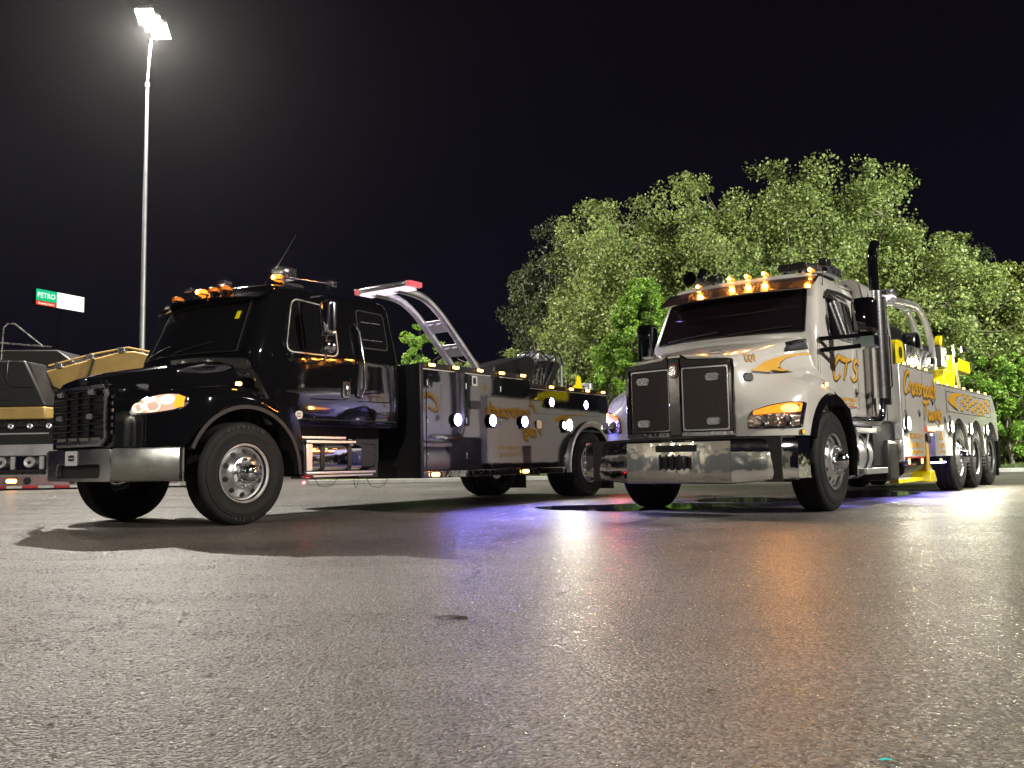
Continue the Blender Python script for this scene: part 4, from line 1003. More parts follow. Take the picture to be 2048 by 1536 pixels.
# door
for x in (.125, 1.45): W(MB().plate([(x-.004, 1.16), (x+.004, 1.16), (x+.004, 1.95), (x-.004, 1.95)], sS, .0012), 'door_seam', under)
W(MB().plate([(.125, 1.155), (1.45, 1.155), (1.45, 1.162), (.125, 1.162)], sS, .0012), 'door_seam', under)
wdw = rpoly([(.47, 1.965), (1.43, 1.965), (1.43, 2.46), (.62, 2.50)], .08, 5)
wo_ = W(MB().plate(wdw, sS, .005), 'door_window', glass, smooth=30)
MB().frame(wdw, inset(wdw, .02), lambda a, b, d: sS(a, b, d+.0055), .010).build('window_frame', chrome, wo_, smooth=30)
MB().tube([sS(.55, 2.44, .02), sS(.64, 2.53, .04), sS(1.0, 2.545, .05), sS(1.45, 2.53, .05)], .022, 8).build('window_deflector', plastic, wo_)
MB().tube([sS(1.20, 1.97, .012), sS(1.20, 2.47, .012)], .007, 6).build('window_divider', plastic, wo_)
W(MB().plate(wdw, lambda a, b, d: (a, lerp(b, cabW.hw)+d, b), .005), 'door_window', glass, smooth=30)
script('CTS', .49, 1.49, .25, .050, lambda x, z, d: sS(x, z, d+.0015), WT, 1.45, .02, .22)
tiny_lettering(.78, 1.36, 1.235, .045, sS, WT, seed=3); tiny_lettering(.90, 1.28, 1.19, .03, sS, WT, seed=4); tiny_lettering(1.05, 1.36, 1.17, .014, sS, WT, redm, seed=5)
hd = W(MB().lathe([(0, .055), (-.01, .056), (-.012, .045), (-.004, .03), (-.004, .0005)], 20, c=(1.33, -1.052, 1.35)), 'door_handle', chrome)
MB().bar((1.29, -1.068, 1.35), (1.37, -1.068, 1.355), .02, .02).build('handle_grip', plastic, hd)
W(MB().box(.12, 1.80, -1.07, -.95, 1.04, 1.10), 'cab_sill', white, bevel=.02)
# mirrors
for s_ in (-1, 1):
    ar = W(MB().bar((.12, s_*1.05, 1.90), (.54, s_*1.38, 1.95), .03, .05).bar((.12, s_*1.05, 1.77), (.54, s_*1.38, 1.83), .03, .05), 'mirror_arm', black, bevel=.008, smooth=30)
    P = rpoly([(-.125, 1.95), (.125, 1.95), (.125, 2.40), (-.125, 2.40)], .07, 5); n = len(P); Q = inset(P, .045)
    for rng2, m_, nm in (((1.955, 2.385), black, 'mirror_housing'), ((1.80, 1.95), chrome, 'mirror_lower_cap')):
        z0, z1 = rng2; P = rpoly([(-.13, z0), (.13, z0), (.13, z1), (-.13, z1)], .07 if z1-z0 > .2 else .03, 5); Q = inset(P, .04 if z1-z0 > .2 else .015)
        mb = MB(); mb.grid([[(.66, s_*1.41+a, b) for a, b in P], [(.57, s_*1.41+a, b) for a, b in P], [(.52, s_*1.41+a, b) for a, b in Q]], close=True)
        mb.f += [tuple(range(n)), tuple(range(2*n, 3*n))]; mb.build(nm, m_, ar, smooth=50)
# stacks: elbow, perforated heat shield, tip
for s_ in (-1, 1):
    y = s_*1.20; x = 1.80
    W(MB().tube([(1.05, y-s_*.25, 1.02), (1.35, y-s_*.06, 1.00), (1.62, y, 1.01), (1.75, y, 1.06), (1.80, y, 1.16), (1.80, y, 1.30)], .065, 14), 'exhaust_elbow', chrome)
    W(MB().cyl((x, y, 1.30), (x, y, 2.66), .062, 16), 'exhaust_stack', chrome)
    tip = spline([(x, y, 2.66), (x, y, 3.02), (x+.005, y, 3.10), (x+.05, y, 3.20), (x+.13, y, 3.30)], 5)
    W(MB().tube(tip, .062, 16, cap=True), 'stack_tip', black)
    W(MB().tube([tip[-1], tip[-1]+Vector((.001, 0, .001))], .05, 14), 'stack_mouth', under)
    sh = W(MB().lathe([(0, .085), (1.36, .085)], 28, c=(x, y, 1.30), axis='z'), 'heat_shield', mat('perforated_chrome', (.75, .75, .77), .26, 1.), smooth=60)
    mb = MB()
    for i in range(46):
        z = 1.45+i*.026
        for k in range(14):
            a = PI+PI*(k+(.5 if i % 2 else 0))/14 if s_ < 0 else PI*(k+.5*(i % 2))/14
            cx, cy_ = x+.087*math.cos(a), y+.087*math.sin(a); t = Vector((-math.sin(a), math.cos(a), 0)); c = Vector((cx, cy_, z)); r_ = .0062
            mb.add([c+t*r_*math.cos(2*PI*q/6)+Vector((0, 0, r_*math.sin(2*PI*q/6))) for q in range(6)], [tuple(range(6))])
    mb.build('shield_perforations', under, sh, smooth=0, kind='stuff')
    W(MB().box(x+.09, x+.15, y-.10, y+.10, 1.22, 2.60), 'shield_backing', plastic, bevel=.01)
    W(MB().tube([(x+.08, y+s_*.10, 2.10), (x+.12, y+s_*.12, 2.08), (x+.13, y+s_*.12, 1.45), (x+.08, y+s_*.10, 1.42)], .010, 8), 'grab_handle', chrome)
# air cleaner snorkels beside the hood, far side
W(MB().tube([(-.16, 1.02, 1.72), (-.16, 1.02, 2.12)], .075, 20), 'hood_mirror_stalk', black)
# fuel tank, steps
tk = W(MB().cyl((.80, -.86, .60), (1.55, -.86, .60), .30, 40), 'fuel_tank', alu, bevel=.02, smooth=40)
for x in (.92, 1.30): MB().lathe([(0, .302), (0, .310), (.05, .310), (.05, .302)], 40, c=(x, -.86, .60), axis='x').build('tank_strap', plastic, tk)
W(MB().cyl((1.66, -.86, .60), (1.86, -.86, .60), .26, 40), 'air_reservoir', chrome, bevel=.02)
W(MB().box(.76, 1.52, -1.22, -.95, .86, .92), 'cab_step', alu, bevel=.006); W(MB().box(1.0, 1.84, -1.24, -.95, .37, .44), 'cab_step', alu, bevel=.006)
for x in (.95, 1.35): W(MB().bar((x, -1.17, .87), (x-.08, -1.14, .62), .02, .02), 'step_bracket', alu)
W(MB().cyl((1.62, -1.0, .86), (1.62, -1.04, .92), .05, 14), 'tank_cap', steelblk)
W(MB().box(1.55, 2.46, -1.16, -.4, .46, 1.03), 'tread_plate_box', treadp, bevel=.01)
W(MB().box(2.0, 2.46, -1.22, -.9, .26, .78), 'plastic_shield', plastic, bevel=.05)
W(MB().box(1.55, 2.46, .4, 1.16, .46, 1.03), 'tread_plate_box', treadp, bevel=.01); W(MB().box(.76, 1.52, .95, 1.22, .86, .92), 'cab_step', alu, bevel=.006)
W(MB().lathe([(0, .055), (.01, .056), (.012, .045), (.004, .03), (.004, .0005)], 20, c=(1.33, 1.052, 1.35)), 'door_handle', chrome)
for y in (-.4, .4): W(MB().box(-1.19, -1.12, y-.05, y+.05, 1.70, 1.72), 'hood_latch', chrome)
W(MB().box(2.42, 2.62, -1.26, -.9, .52, .80), 'corner_guard', satin, bevel=.03)
# chassis
ch = MB()
for s_ in (-1, 1): ch.box(-1.0, 8.7, s_*.43-.04, s_*.43+.04, .60, .86)
W(ch, 'chassis_frame', under)
for x in (0, 5.87, 7.20, 8.50): W(MB().cyl((x, -.95, .53), (x, .95, .53), .08, 12), 'axle', under)
W(MB().box(1.0, 2.6, -.5, .5, .28, .60), 'transmission', under, bevel=.05)
# ---- tow body
def archcut(cx, r=.60, z0=.56): return [(x, z) for x, z in arc(cx, .56, r, 180, 0, 18)]
front_body = [(2.50, .56), (3.62, .56), (3.62, .88), (4.24, .88), (4.24, .56), (5.26, .56)]+[p for p in archcut(5.87)][0:]
pb = [(2.50, .56), (3.62, .56), (3.62, .88), (4.24, .88), (4.24, .56), (5.26, .56)]
for c_ in (5.87, 7.20, 8.50):
    a = arc(c_, .55, .605, 178, 2 if c_ < 8 else 25, 20); pb += [p for p in a]
pb += [(9.14, .86), (9.10, 1.30), (8.78, 1.60), (8.70, 1.625), (4.47, 1.625), (4.36, 1.66), (4.30, 1.765), (2.50, 1.765)]
W(MB().prism(pb, -1.27, 1.27), 'body_shell', white, smooth=20, bevel=.006)
W(MB().box(2.44, 2.505, -1.275, -1.10, .50, 1.78), 'body_corner_post', alu, bevel=.01)
bs = side(-1.271)
def seam(x0, z0, x1, z1, nm='panel_seam'):
    d = Vector((x1-x0, z1-z0)).normalized()*.005; n_ = Vector((-d.y, d.x))
    W(MB().plate([(x0-n_.x, z0-n_.y), (x1-n_.x, z1-n_.y), (x1+n_.x, z1+n_.y), (x0+n_.x, z0+n_.y)], bs, .0015), nm, dark)
seam(3.62, .90, 3.62, 1.74); seam(2.70, .62, 2.70, 1.72); seam(4.30, .60, 4.30, 1.60); seam(5.02, 1.20, 5.02, 1.60)
rp_ = [(5.05, 1.235), (8.50, 1.235), (8.50, 1.56), (5.05, 1.56)]
W(MB().frame(rpoly(rp_, .03), inset(rpoly(rp_, .03), .008), bs, .003), 'panel_seam', dark)
bsl = lambda x, z, d: (x, -1.272-d, z)
script('Crossroads', 2.60, 1.43, .27, .052, bsl, WT, 1.30, -.01, .25)
script('Towing', 3.55, 1.10, .24, .052, bsl, WT, 1.36, .0, .22)
for k, (x0, x1, z, h) in enumerate(((2.78, 3.54, .80, .075), (2.78, 3.54, .68, .075), (2.84, 3.52, .60, .045), (4.45, 4.70, .80, .12), (4.45, 4.80, .68, .07), (4.48, 4.80, .61, .04))):
    tiny_lettering(x0, x1, z, h, bsl, WT, seed=30+k, m=gold)
# the same lettering on the far side (mirrored in the black truck's doors)
fsS = lambda c: (lambda u, z, d: (c-u, lerp(z, cabW.hw)+.0015+d, z))
script('CTS', 0, 1.49, .25, .062, fsS(1.42), WT, 1.45, .0, .22)
fb_ = lambda c: (lambda u, z, d: (c-u, 1.272+d, z))
script('Crossroads', 0, 1.43, .27, .052, fb_(4.25), WT, 1.30, 0, .25)
script('Towing', 0, 1.10, .24, .052, fb_(4.75), WT, 1.36, 0, .22)
for k, (x0, x1, z, h) in enumerate(((0, .76, .80, .075), (0, .76, .68, .075))): tiny_lettering(x0, x1, z, h, fb_(3.55), WT, seed=60+k)
for x in (.125, 1.45): W(MB().box(x-.004, x+.004, 1.048, 1.052, 1.16, 1.95), 'door_seam', under)
hpf = rpoly([(2.52, 1.30), (2.78, 1.30), (2.78, 1.80), (2.52, 1.80)], .03); W(MB().frame(hpf, inset(hpf, .006), lambda a, b, d: (a, 1.101+d, b), .003), 'luggage_door_seam', under)
W(MB().plate(rpoly([(2.60, 1.90), (2.72, 1.90), (2.70, 1.99), (2.64, 2.02)], .03), lambda a, b, d: (a, 1.101+d, b), .002), 'sleeper_emblem', gold)
W(MB().cyl((.80, .86, .60), (1.55, .86, .60), .30, 32), 'fuel_tank', alu, bevel=.02, smooth=40)
W(MB().plate([(5.12, 1.42), (5.30, 1.50), (5.60, 1.555), (6.10, 1.56), (5.75, 1.49), (5.68, 1.44), (5.80, 1.30), (5.55, 1.33)], lambda a, b, d: (a, 1.272+d, b), .002), 'flame_stripe', gold)
# checker-flag flame on rear body
ff = [(5.12, 1.42), (5.30, 1.50), (5.60, 1.555), (6.10, 1.56), (6.35, 1.545), (5.95, 1.525), (5.75, 1.49), (5.68, 1.44), (5.80, 1.30), (5.55, 1.33), (5.30, 1.37)]
W(MB().plate([(a+.02, b-.012) for a, b in inset(ff, -.02)], bsl, .001), 'flame_outline', dark)
W(MB().plate(ff, lambda a, b, d: bsl(a, b, d+.0015), .001), 'flame_stripe', gold)
mb1, mb2 = MB(), MB()
for i in range(11):
    for j in range(4):
        if (i+j) % 2: continue
        x = 5.98+i*.215+.03*j; z = 1.275+j*.065+.035*math.sin(i*.75)-.0+.0
        q_ = [(x, z), (x+.19, z+.012), (x+.225, z+.072), (x+.03, z+.06)]
        mb1.plate([(a+.022, b-.012) for a, b in q_], bsl, .001); mb2.plate(q_, lambda a, b, d: bsl(a, b, d+.002), .001)
W(mb1, 'checker_outline', dark, smooth=0, kind='stuff'); W(mb2, 'checker_squares', gold, smooth=0, kind='stuff')
# rails
for s_ in (-1, 1):
    W(MB().box(2.50, 4.32, s_*1.20, s_*1.279, 1.766, 1.79), 'top_rail', alu, bevel=.004)
    W(MB().box(4.46, 8.74, s_*1.20, s_*1.279, 1.627, 1.65), 'top_rail', alu, bevel=.004)
for x in (2.85, 3.25, 3.62, 4.0): lamp_box(WT, 'clearance_light', (x, -1.22, 1.812), (.11, .045, .03), '-y', E_amberw, steelblk)
for x in (4.7, 5.3, 5.9, 6.5, 7.1, 7.7, 8.3): lamp_box(WT, 'clearance_light', (x, -1.22, 1.672), (.11, .045, .03), '-y', E_amberw, steelblk)
W(MB().box(2.6, 4.3, -1.15, 1.15, 1.766, 1.774), 'deck_plate', alu); W(MB().box(4.5, 8.7, -1.15, 1.15, 1.626, 1.640), 'deck_plate', alu)
# side work lights
for x, z in ((2.62, 1.0), (5.12, 1.0), (6.50, 1.0), (7.86, 1.0)):
    work_lamp(WT, (x, -1.272, z), .095, E_white)
    spot('work_beam', WT, (x, -1.36, z), (-.25, -.35, -.95), 75, (1, .96, .76), R(160), .5)
    spot('work_spill', WT, (x, -1.36, z), (0, -.25, -1), 170, (1, .96, .76), R(100), .6)
for x, z in ((2.62, 1.13), (5.12, 1.13)): lamp_box(WT, 'flush_light', (x, -1.272, z), (.12, .10, .02), '-y', clear)
for x, z in ((3.35, 1.155), (4.12, 1.34), (4.83, 1.10)):
    o = W(MB().lathe([(0, .055), (-.008, .055), (-.012, .045), (-.006, .03), (-.006, .0005)], 16, c=(x, -1.272, z)), 'latch', chrome)
    MB().bar((x-.035, -1.283, z), (x+.035, -1.283, z), .014, .014).build('latch_handle', steelblk, o)
ad = W(MB().plate(rpoly([(3.66, .905), (4.19, .905), (4.19, .99), (3.66, .99)], .01), bs, .02), 'arrow_display', mat('red_housing', (.35, .02, .015), .3, em=(1, .1, .02), es=.35))
for k in range(3): MB().plate([(3.74+k*.14, .925), (3.80+k*.14, .925), (3.87+k*.14, .948), (3.80+k*.14, .97), (3.74+k*.14, .97)], side(-1.2915), .004).build('arrow_chevron', E_amberw, ad)
# outrigger: yellow
og = MB(); og.box(3.72, 3.86, -1.26, -1.10, .26, .86); W(og, 'outrigger_leg', yellowd, bevel=.012)
W(MB().box(3.88, 4.16, -1.18, -.5, .45, .87), 'outrigger_housing', alu, bevel=.02)
W(MB().box(2.45, 3.70, -1.20, -1.08, .215, .275), 'outrigger_beam', yellow, bevel=.01)
W(MB().prism(rpoly([(3.66, .20), (4.05, .20), (4.0, .27), (3.92, .36), (3.72, .36)], .03), -1.30, -1.04), 'outrigger_foot', yellow, bevel=.01)
W(MB().prism(rpoly([(3.70, .78), (3.86, .74), (3.90, .86), (3.80, .90), (3.70, .88)], .02), -1.285, -1.262), 'outrigger_hook', steelblk)
W(MB().cyl((3.60, -1.15, .45), (2.6, -1.15, .40), .09, 14), 'hydraulic_cylinder', steelblk)
for x in (2.70, 3.36): lamp_box(WT, 'side_marker_light', (x, -1.262, .50), (.09, .09, .02), '-y', E_amberw, steelblk)
lamp_box(WT, 'side_marker_light', (4.45, -1.262, .50), (.09, .05, .02), '-y', E_amberw, steelblk)
W(MB().box(2.52, 3.60, -1.262, -1.20, .54, .56), 'under_rail', redm)
for x0, x1 in ((2.75, 3.45), (4.30, 5.10)):
    W(MB().box(x0, x1, -1.20, -1.17, .455, .475), 'blue_light_strip', E_blues)
    spot('blue_underglow', WT, ((x0+x1)/2, -1.15, .43), (0, -.15, -1), 220, (.22, .2, 1), R(160), .7, .3)
spot('blue_underglow', WT, (1.3, -.9, .40), (0, .2, -1), 140, (.22, .2, 1), R(160), .7, .3)
W(MB().box(3.85, 4.10, -1.262, -1.24, .86, .895), 'blue_light_strip', E_blues)
# fenders over the rear wheels and flap
for s_ in (-1, 1):
    W(MB().box(9.16, 9.18, s_*1.24, s_*.62, .16, .95), 'mud_flap', rubber)
    W(MB().tube([(9.12, s_*1.25, 1.2), (9.17, s_*1.25, .9), (9.20, s_*1.25, .3)], .02, 8), 'mud_flap_bracket', steelblk)
# pylon and equipment on deck
for y in (-.80, -.61):
    P = spline([(6.50, y, 1.64), (6.45, y, 2.40), (6.15, y, 2.75), (5.75, y, 2.95), (5.3, y, 3.0), (4.2, y, 2.92)], 6)
    W(MB().tube(P, .05, 12), 'pylon_tube', alu)
for x in (4.9, 5.45): W(MB().box(x, x+.2, -.78, -.63, 2.93, 2.955), 'pylon_plate', alu)
lb = W(MB().box(4.25, 4.55, -.78, .78, 3.02, 3.12), 'light_bar', clear, bevel=.03); MB().box(4.27, 4.53, -.77, .77, 2.995, 3.019).build('light_bar_base', E_pink, lb)
for k, y in enumerate((-.6, -.2, .2, .6)): MB().box(4.235, 4.25, y-.1, y+.1, 3.04, 3.09).build('light_module', plastic, lb)
W(MB().prism([(3.7, 1.80), (3.9, 2.55), (5.6, 2.65), (6.2, 2.45), (6.2, 2.2), (4.6, 1.80)], -.42, .42), 'boom', steelblk, bevel=.03)
W(MB().box(4.05, 5.0, -.70, -.45, 2.25, 2.58), 'winch_housing', steelblk, bevel=.03)
W(MB().lathe([(0, .17), (.02, .19), (.20, .19), (.22, .17)], 24, c=(5.6, -.78, 2.40)), 'winch_drum', steelblk)
W(MB().bar((4.9, -.72, 2.33), (5.2, -.72, 2.48), .05, .05), 'control_lever', chrome)
yl = W(MB().prism(rpoly([(3.42, 1.80), (3.86, 1.80), (3.86, 2.10), (3.80, 2.24), (3.48, 2.24), (3.42, 2.10)], .08, 4), -1.0, -.92), 'yellow_sheave_guard', yellow, bevel=.01)
MB().lathe([(0, .085), (-.006, .085), (-.006, .0005)], 20, c=(3.65, -1.001, 2.06)).build('guard_hole', under, yl)
dbx = W(MB().box(4.45, 6.10, -.88, -.70, 1.94, 2.28), 'deck_toolbox', chrome_r, bevel=.02)
for a, b in ((5.1, 5.45), (5.35, 5.7)): MB().bar((a, -.89, 1.98), (b, -.89, 2.24), .02, .02).build('toolbox_brace', alu, dbx)
W(MB().box(6.60, 7.05, -.9, -.6, 2.08, 2.46), 'black_deck_box', plastic, bevel=.02)
for (x, z, r_) in ((7.05, 2.52, .15), (7.5, 2.20, .16), (6.85, 1.84, .22)):
    W(MB().lathe([(0, r_*.7), (.02, r_), (.10, r_), (.12, r_*.7)], 20, c=(x, -.85, z)), 'tow_sheave', yellow)
W(MB().box(7.6, 8.7, -.95, -.75, 2.08, 2.32), 'lift_arm', yellow, bevel=.03); W(MB().bar((7.2, -.85, 1.64), (7.6, -.85, 2.3), .14, .2), 'lift_mast', yellow, bevel=.01)
W(MB().box(6.4, 7.1, -.98, -.7, 1.64, 2.02), 'lift_base', yellow, bevel=.02)
W(MB().bar((7.42, -1.0, 1.65), (7.05, -1.0, 2.5), .04, .04), 'boom_stay', alu)
for (x, z, e) in ((7.6, 2.45, 90), (5.2, 2.05, 40), (6.9, 2.2, 80)):
    o = W(MB().box(x-.05, x+.05, -1.10, -1.04, z-.05, z+.05), 'deck_work_light', steelblk, bevel=.008)
    MB().box(x-.04, x+.04, -1.038, -1.034, z-.04, z+.04).build('lens', E_white, o)
    spot('deck_beam', WT, (x, -1.02, z+.0), (.15, .3, -1), e*1.6, (1, .95, .75), R(150), .8, .05)
for x in (6.2, 7.6, 8.3):
    spot('deck_beam', WT, (x, -1.1, 2.0), (0, .1, -1), 60, (1, .95, .80), R(140), .8, .05)
# wheels
ww = make_wheel('steer', .54, .33, text=None)
put_wheels(ww, WT, [(0, -1.20, -1, .54), (0, 1.20, 1, .54), (5.87, -1.25, -1, .54), (5.87, 1.25, 1, .54)])
wd2 = make_wheel('dual', .53, .28, lug=True)
put_wheels(wd2, WT, [(7.20, -1.24, -1, .53), (7.20, -.93, -1, .53), (7.20, 1.24, 1, .53), (7.20, .93, 1, .53), (8.50, -1.24, -1, .53), (8.50, -.93, -1, .53), (8.50, 1.24, 1, .53), (8.50, .93, 1, .53)])

# ============================================================ PUDDLE, MARKS, LITTER
def blob(cx, cy_, rx, ry, ang, n=60, rough=.35, seed=0, z=.004):
    r = random.Random(seed); ph = [r.uniform(0, 6.28) for _ in range(6)]; P = []
    for i in range(n):
        a = 2*PI*i/n; k = 1+rough*sum(math.sin((j+2)*a+ph[j])/(j+1.6) for j in range(6))*.6
        x, y = rx*k*math.cos(a), ry*k*math.sin(a); P.append((cx+x*math.cos(ang)-y*math.sin(ang), cy_+x*math.sin(ang)+y*math.cos(ang), z))
    return P
wet = mat('rain_puddle', (.02, .019, .018), .04, 0, 0., 1.33, bump=(2.2, .12, .01))
pd = MB()
for k, (a, b, rx, ry, an) in enumerate(((1.55, 10.9, 1.15, .85, .1), (3.3, 12.1, .8, .7, .6), (5.3, 13.2, 1.5, .6, .8))):
    P = blob(a, b, rx, ry, an, seed=k+4); pd.add(P, [tuple(range(len(P)))])
    q = MB().add(P, [tuple(range(len(P)))]).build('puddle', wet, kind='structure', smooth=0)
mk = mat('pale_patch_white', (.5, .5, .48), .6, var=.3, vscale=20)
MB().add([(.03, 10.2, .004), (.30, 10.35, .004), (.22, 10.75, .004), (.12, 10.45, .004)], [(0, 1, 2, 3)]).build('pale_patch', mk, kind='structure', smooth=0)  # flat pale patch laid on the asphalt
lf = MB(); rows = []
for i in range(9):
    t = i/8; wdt = .016*math.sin(PI*min(1, t*1.02))+.001; x = -.315+.13*t; y = 3.40+.012*math.sin(t*4)
    rows.append([(x, y-wdt, .004+.004*math.sin(t*5)), (x, y, .010+.005*math.sin(t*3)), (x, y+wdt, .006)])
tag(lf.grid(rows).build('fallen_leaf', mat('dead_leaf', (.035, .028, .016), .7), smooth=60), 'long dry brown leaf lying on the asphalt in front of the trucks', 'leaf')
rows = [[(.715+.012*i, 1.765+.006*j, .003+.002*((i+j) % 2)) for i in range(3)] for j in range(3)]
tag(MB().grid(rows).build('paper_scrap', mat('cyan_paper', (.05, .55, .55), .5), smooth=0), 'tiny turquoise scrap lying on the asphalt near the bottom right', 'scrap')
rs = random.Random(5)
for k in range(16):
    x, y = rs.uniform(-1.6, 1.8), rs.uniform(1.9, 5); a = rs.uniform(0, 3)
    s_ = rs.uniform(.006, .016)
    P = [(x+s_*(1.6 if i % 2 == 0 else .6)*math.cos(a+i*PI/3), y+s_*.6*math.sin(a+i*PI/3), .004+.003*(i % 2)) for i in range(6)]
    o = MB().add(P, [tuple(range(6))]).build('leaf_fragment', MATS['dead_leaf'], smooth=0)
    tag(o, 'tiny dark crumb of leaf litter on the open asphalt', 'leaf litter', 'crumbs of leaf litter on the asphalt')

# ============================================================ LAMP POSTS
def lamp_post(x, y, H, label, energy, head=(.25, .15), aim=(0, 0, -1), blend=.35, size=R(172), col=(1, .94, .83)):
    o = empty('lamp_post', (x, y, 0), 0, label, 'lamp post', 'tall lamp posts of the yard')
    MB().box(-.3, .3, -.3, .3, 0, .5).build('base', mat('concrete', (.3, .29, .28), .8, var=.2) if 'concrete' not in MATS else MATS['concrete'], o, bevel=.02)
    MB().lathe([(.5, .105), (H*.87, .05)], 20, axis='z').build('pole', galv, o, smooth=60)
    MB().lathe([(0, .075), (.12, .075)], 16, c=(0, 0, H*.87-.06), axis='z').build('collar', galv, o)
    P = spline([(0, 0, H*.87), (.04, 0, H*.92), (.10, 0, H*.97), (head[0]-.05, 0, H)], 4)
    MB().tube([tuple(p) for p in P], .035, 10).build('arm', galv, o)
    MB().bar((head[0]-.42, 0, H+.28), (head[0]+.42, 0, H-.22), .06, .06).build('crossarm', galv, o)
    for k in range(3):
        hh = MB().prism(rpoly([(-.32, 0), (.32, 0), (.24, .22), (-.24, .22)], .06), -.29, .29).build('lamp_head', galv, o, bevel=.01, loc=(head[0]-.24+.24*k, -.22-.03*k, H+.26-.27*k), rot=(R(-38), 0, 0))
        MB().box(-.30, .30, -.27, .27, -.022, -.002).build('lamp_element', E_lamp, hh, bevel=.005)
    l = bpy.data.lights.new('lamp_light', 'SPOT'); l.energy = energy; l.color = col; l.spot_size = size; l.spot_blend = blend; l.shadow_soft_size = .10
    lo = bpy.data.objects.new('lamp_light', l); COL.objects.link(lo); lo.parent = o; lo.location = (head[0], -.45, H-.45)
    lo.rotation_euler = Vector(aim).to_track_quat('-Z', 'Y').to_euler()
    return o
lamp_post(-12.07, 28, 15.4, 'tall slim lamp post with glaring white lamp behind the black truck', 28000)
lamp_post(23, -1, 13, 'lamp post behind the camera on the right side of the yard', 34000, aim=(-.9, .3, -1))
lamp_post(-10, -12, 13, 'lamp post behind the camera on the left side of the yard', 10000, aim=(.9, .9, -1))
lamp_post(27, 12, 13, 'unseen lamp post added beyond the right edge to light the trees', 68000, aim=(-.62, .95, -.42), size=R(100), blend=.8, col=(.93, 1, .82))  # added lamp, aimed past the trucks to brighten the trees
lamp_post(-25, 36, 14, 'unseen lamp post added beyond the trailer to brighten the far ground', 2500, aim=(.6, -.35, -1))  # added lamp, a weak boost for the far ground
lamp_post(-32, 12, 13, 'lamp post far out on the left of the yard', 1200, aim=(.5, .3, -1))

# ============================================================ SIGN
sg = empty('roadside_sign', (-81.8, 154.5, 0), R(66), 'tall illuminated truck stop sign, green, red and white, in the dark distance', 'sign')
MB().box(-4.95, 4.95, -.4, .4, 29.35, 32.35).build('sign_box', steelblk, sg)
def sp(x0, x1, z0, z1, y=-.41): return MB().box(x0, x1, y, y+.008, z0, z1)
sp(-4.9, -.85, 30.25, 32.25).build('green_panel', E_sgreen, sg); sp(-4.9, -.85, 29.45, 30.18).build('red_panel', E_sred, sg)
sp(-.78, 4.9, 29.45, 32.25).build('white_panel', E_swhite, sg)
sf = lambda a, b, d: (a, -.415-d, b)
text_on('sign_lettering', 'PETRO', 1.3, lambda a, b, d: sf(-2.88+a, 31.2+b, d), E_swhite, sg, sx_=.9)
text_on('sign_lettering', 'Stopping Center', .5, lambda a, b, d: sf(-2.88+a, 29.8+b, d), E_swhite, sg, sx_=.95)
text_on('sign_lettering', 'EXPRESS', .72, lambda a, b, d: sf(2.9+a, 30.3+b, d), sgrey, sg, sx_=1.1)
MB().cyl((0, 0, 0), (0, 0, 29.4), .22, 12).build('sign_pole', under, sg)

# ============================================================ EXCAVATOR ON TRAILER
TR = empty('lowboy_trailer', (-15, 25.2, 0), 0, 'low loader trailer with red and white reflective tape, carrying the excavator', 'trailer')
T_ = lambda mb, n, m, **k: mb.build(n, m, TR, **k)
redt = mat('reflective_red', (.45, .04, .04), .4, var=.3, vscale=1.5); wht = mat('reflective_white', (.6, .58, .58), .4, var=.2)
T_(MB().box(-9, 5.2, 0, 2.6, .30, .46), 'deck', satin, bevel=.02)
T_(MB().box(-9, 5.2, -.02, .12, .04, .40), 'side_beam', mat('worn_red_beam', (.24, .15, .17), .5, var=.5, vscale=.8), bevel=.01)
x = -8.9; k = 0
while x < 5:
    T_(MB().box(x, x+.45, -.035, -.022, .05, .12), 'reflective_tape', redt if k % 2 else wht); x += .46; k += 1
for x in (-3.6, -2.3, -1.2, -.25, .9, 2.2, 3.4):
    T_(MB().lathe([(0, .11), (-.01, .11), (-.01, .08), (-.004, .08), (-.004, .0005)], 16, c=(x, -.025, .26)), 'beam_hole', under)
for x in (.45, 3.9): 
    o = lamp_box(TR, 'side_marker_light', (x, -.03, .26), (.34, .15, .03), '-y', E_amberw, redm)
T_(MB().box(5.2, 6.6, .2, 2.4, .35, 1.0), 'gooseneck', catblk, bevel=.03)
for x in (-8.3, -7.2): T_(MB().lathe([(0, .28), (.0, .46), (.02, .5), (.28, .5), (.3, .46), (.3, .2)], 32, c=(x, -.02, .5)), 'trailer_wheel', rubber)
T_(MB().box(-9.2, -6.4, .2, 2.4, .46, 1.0), 'rear_deck', catblk)
spot('purple_fill', TR, (-3, -.9, 1.9), (0, 1, -.35), 80, (.75, .5, 1), R(150), .9, .4)  # added spot without a fixture, throws purple light on the excavator side
EX = empty('excavator', (-15, 25.2, .46), 0, 'yellow and black tracked excavator loaded on the trailer at the left edge', 'excavator')
X_ = lambda mb, n, m, **k: mb.build(n, m, EX, **k)
def zz(v): return v-.46
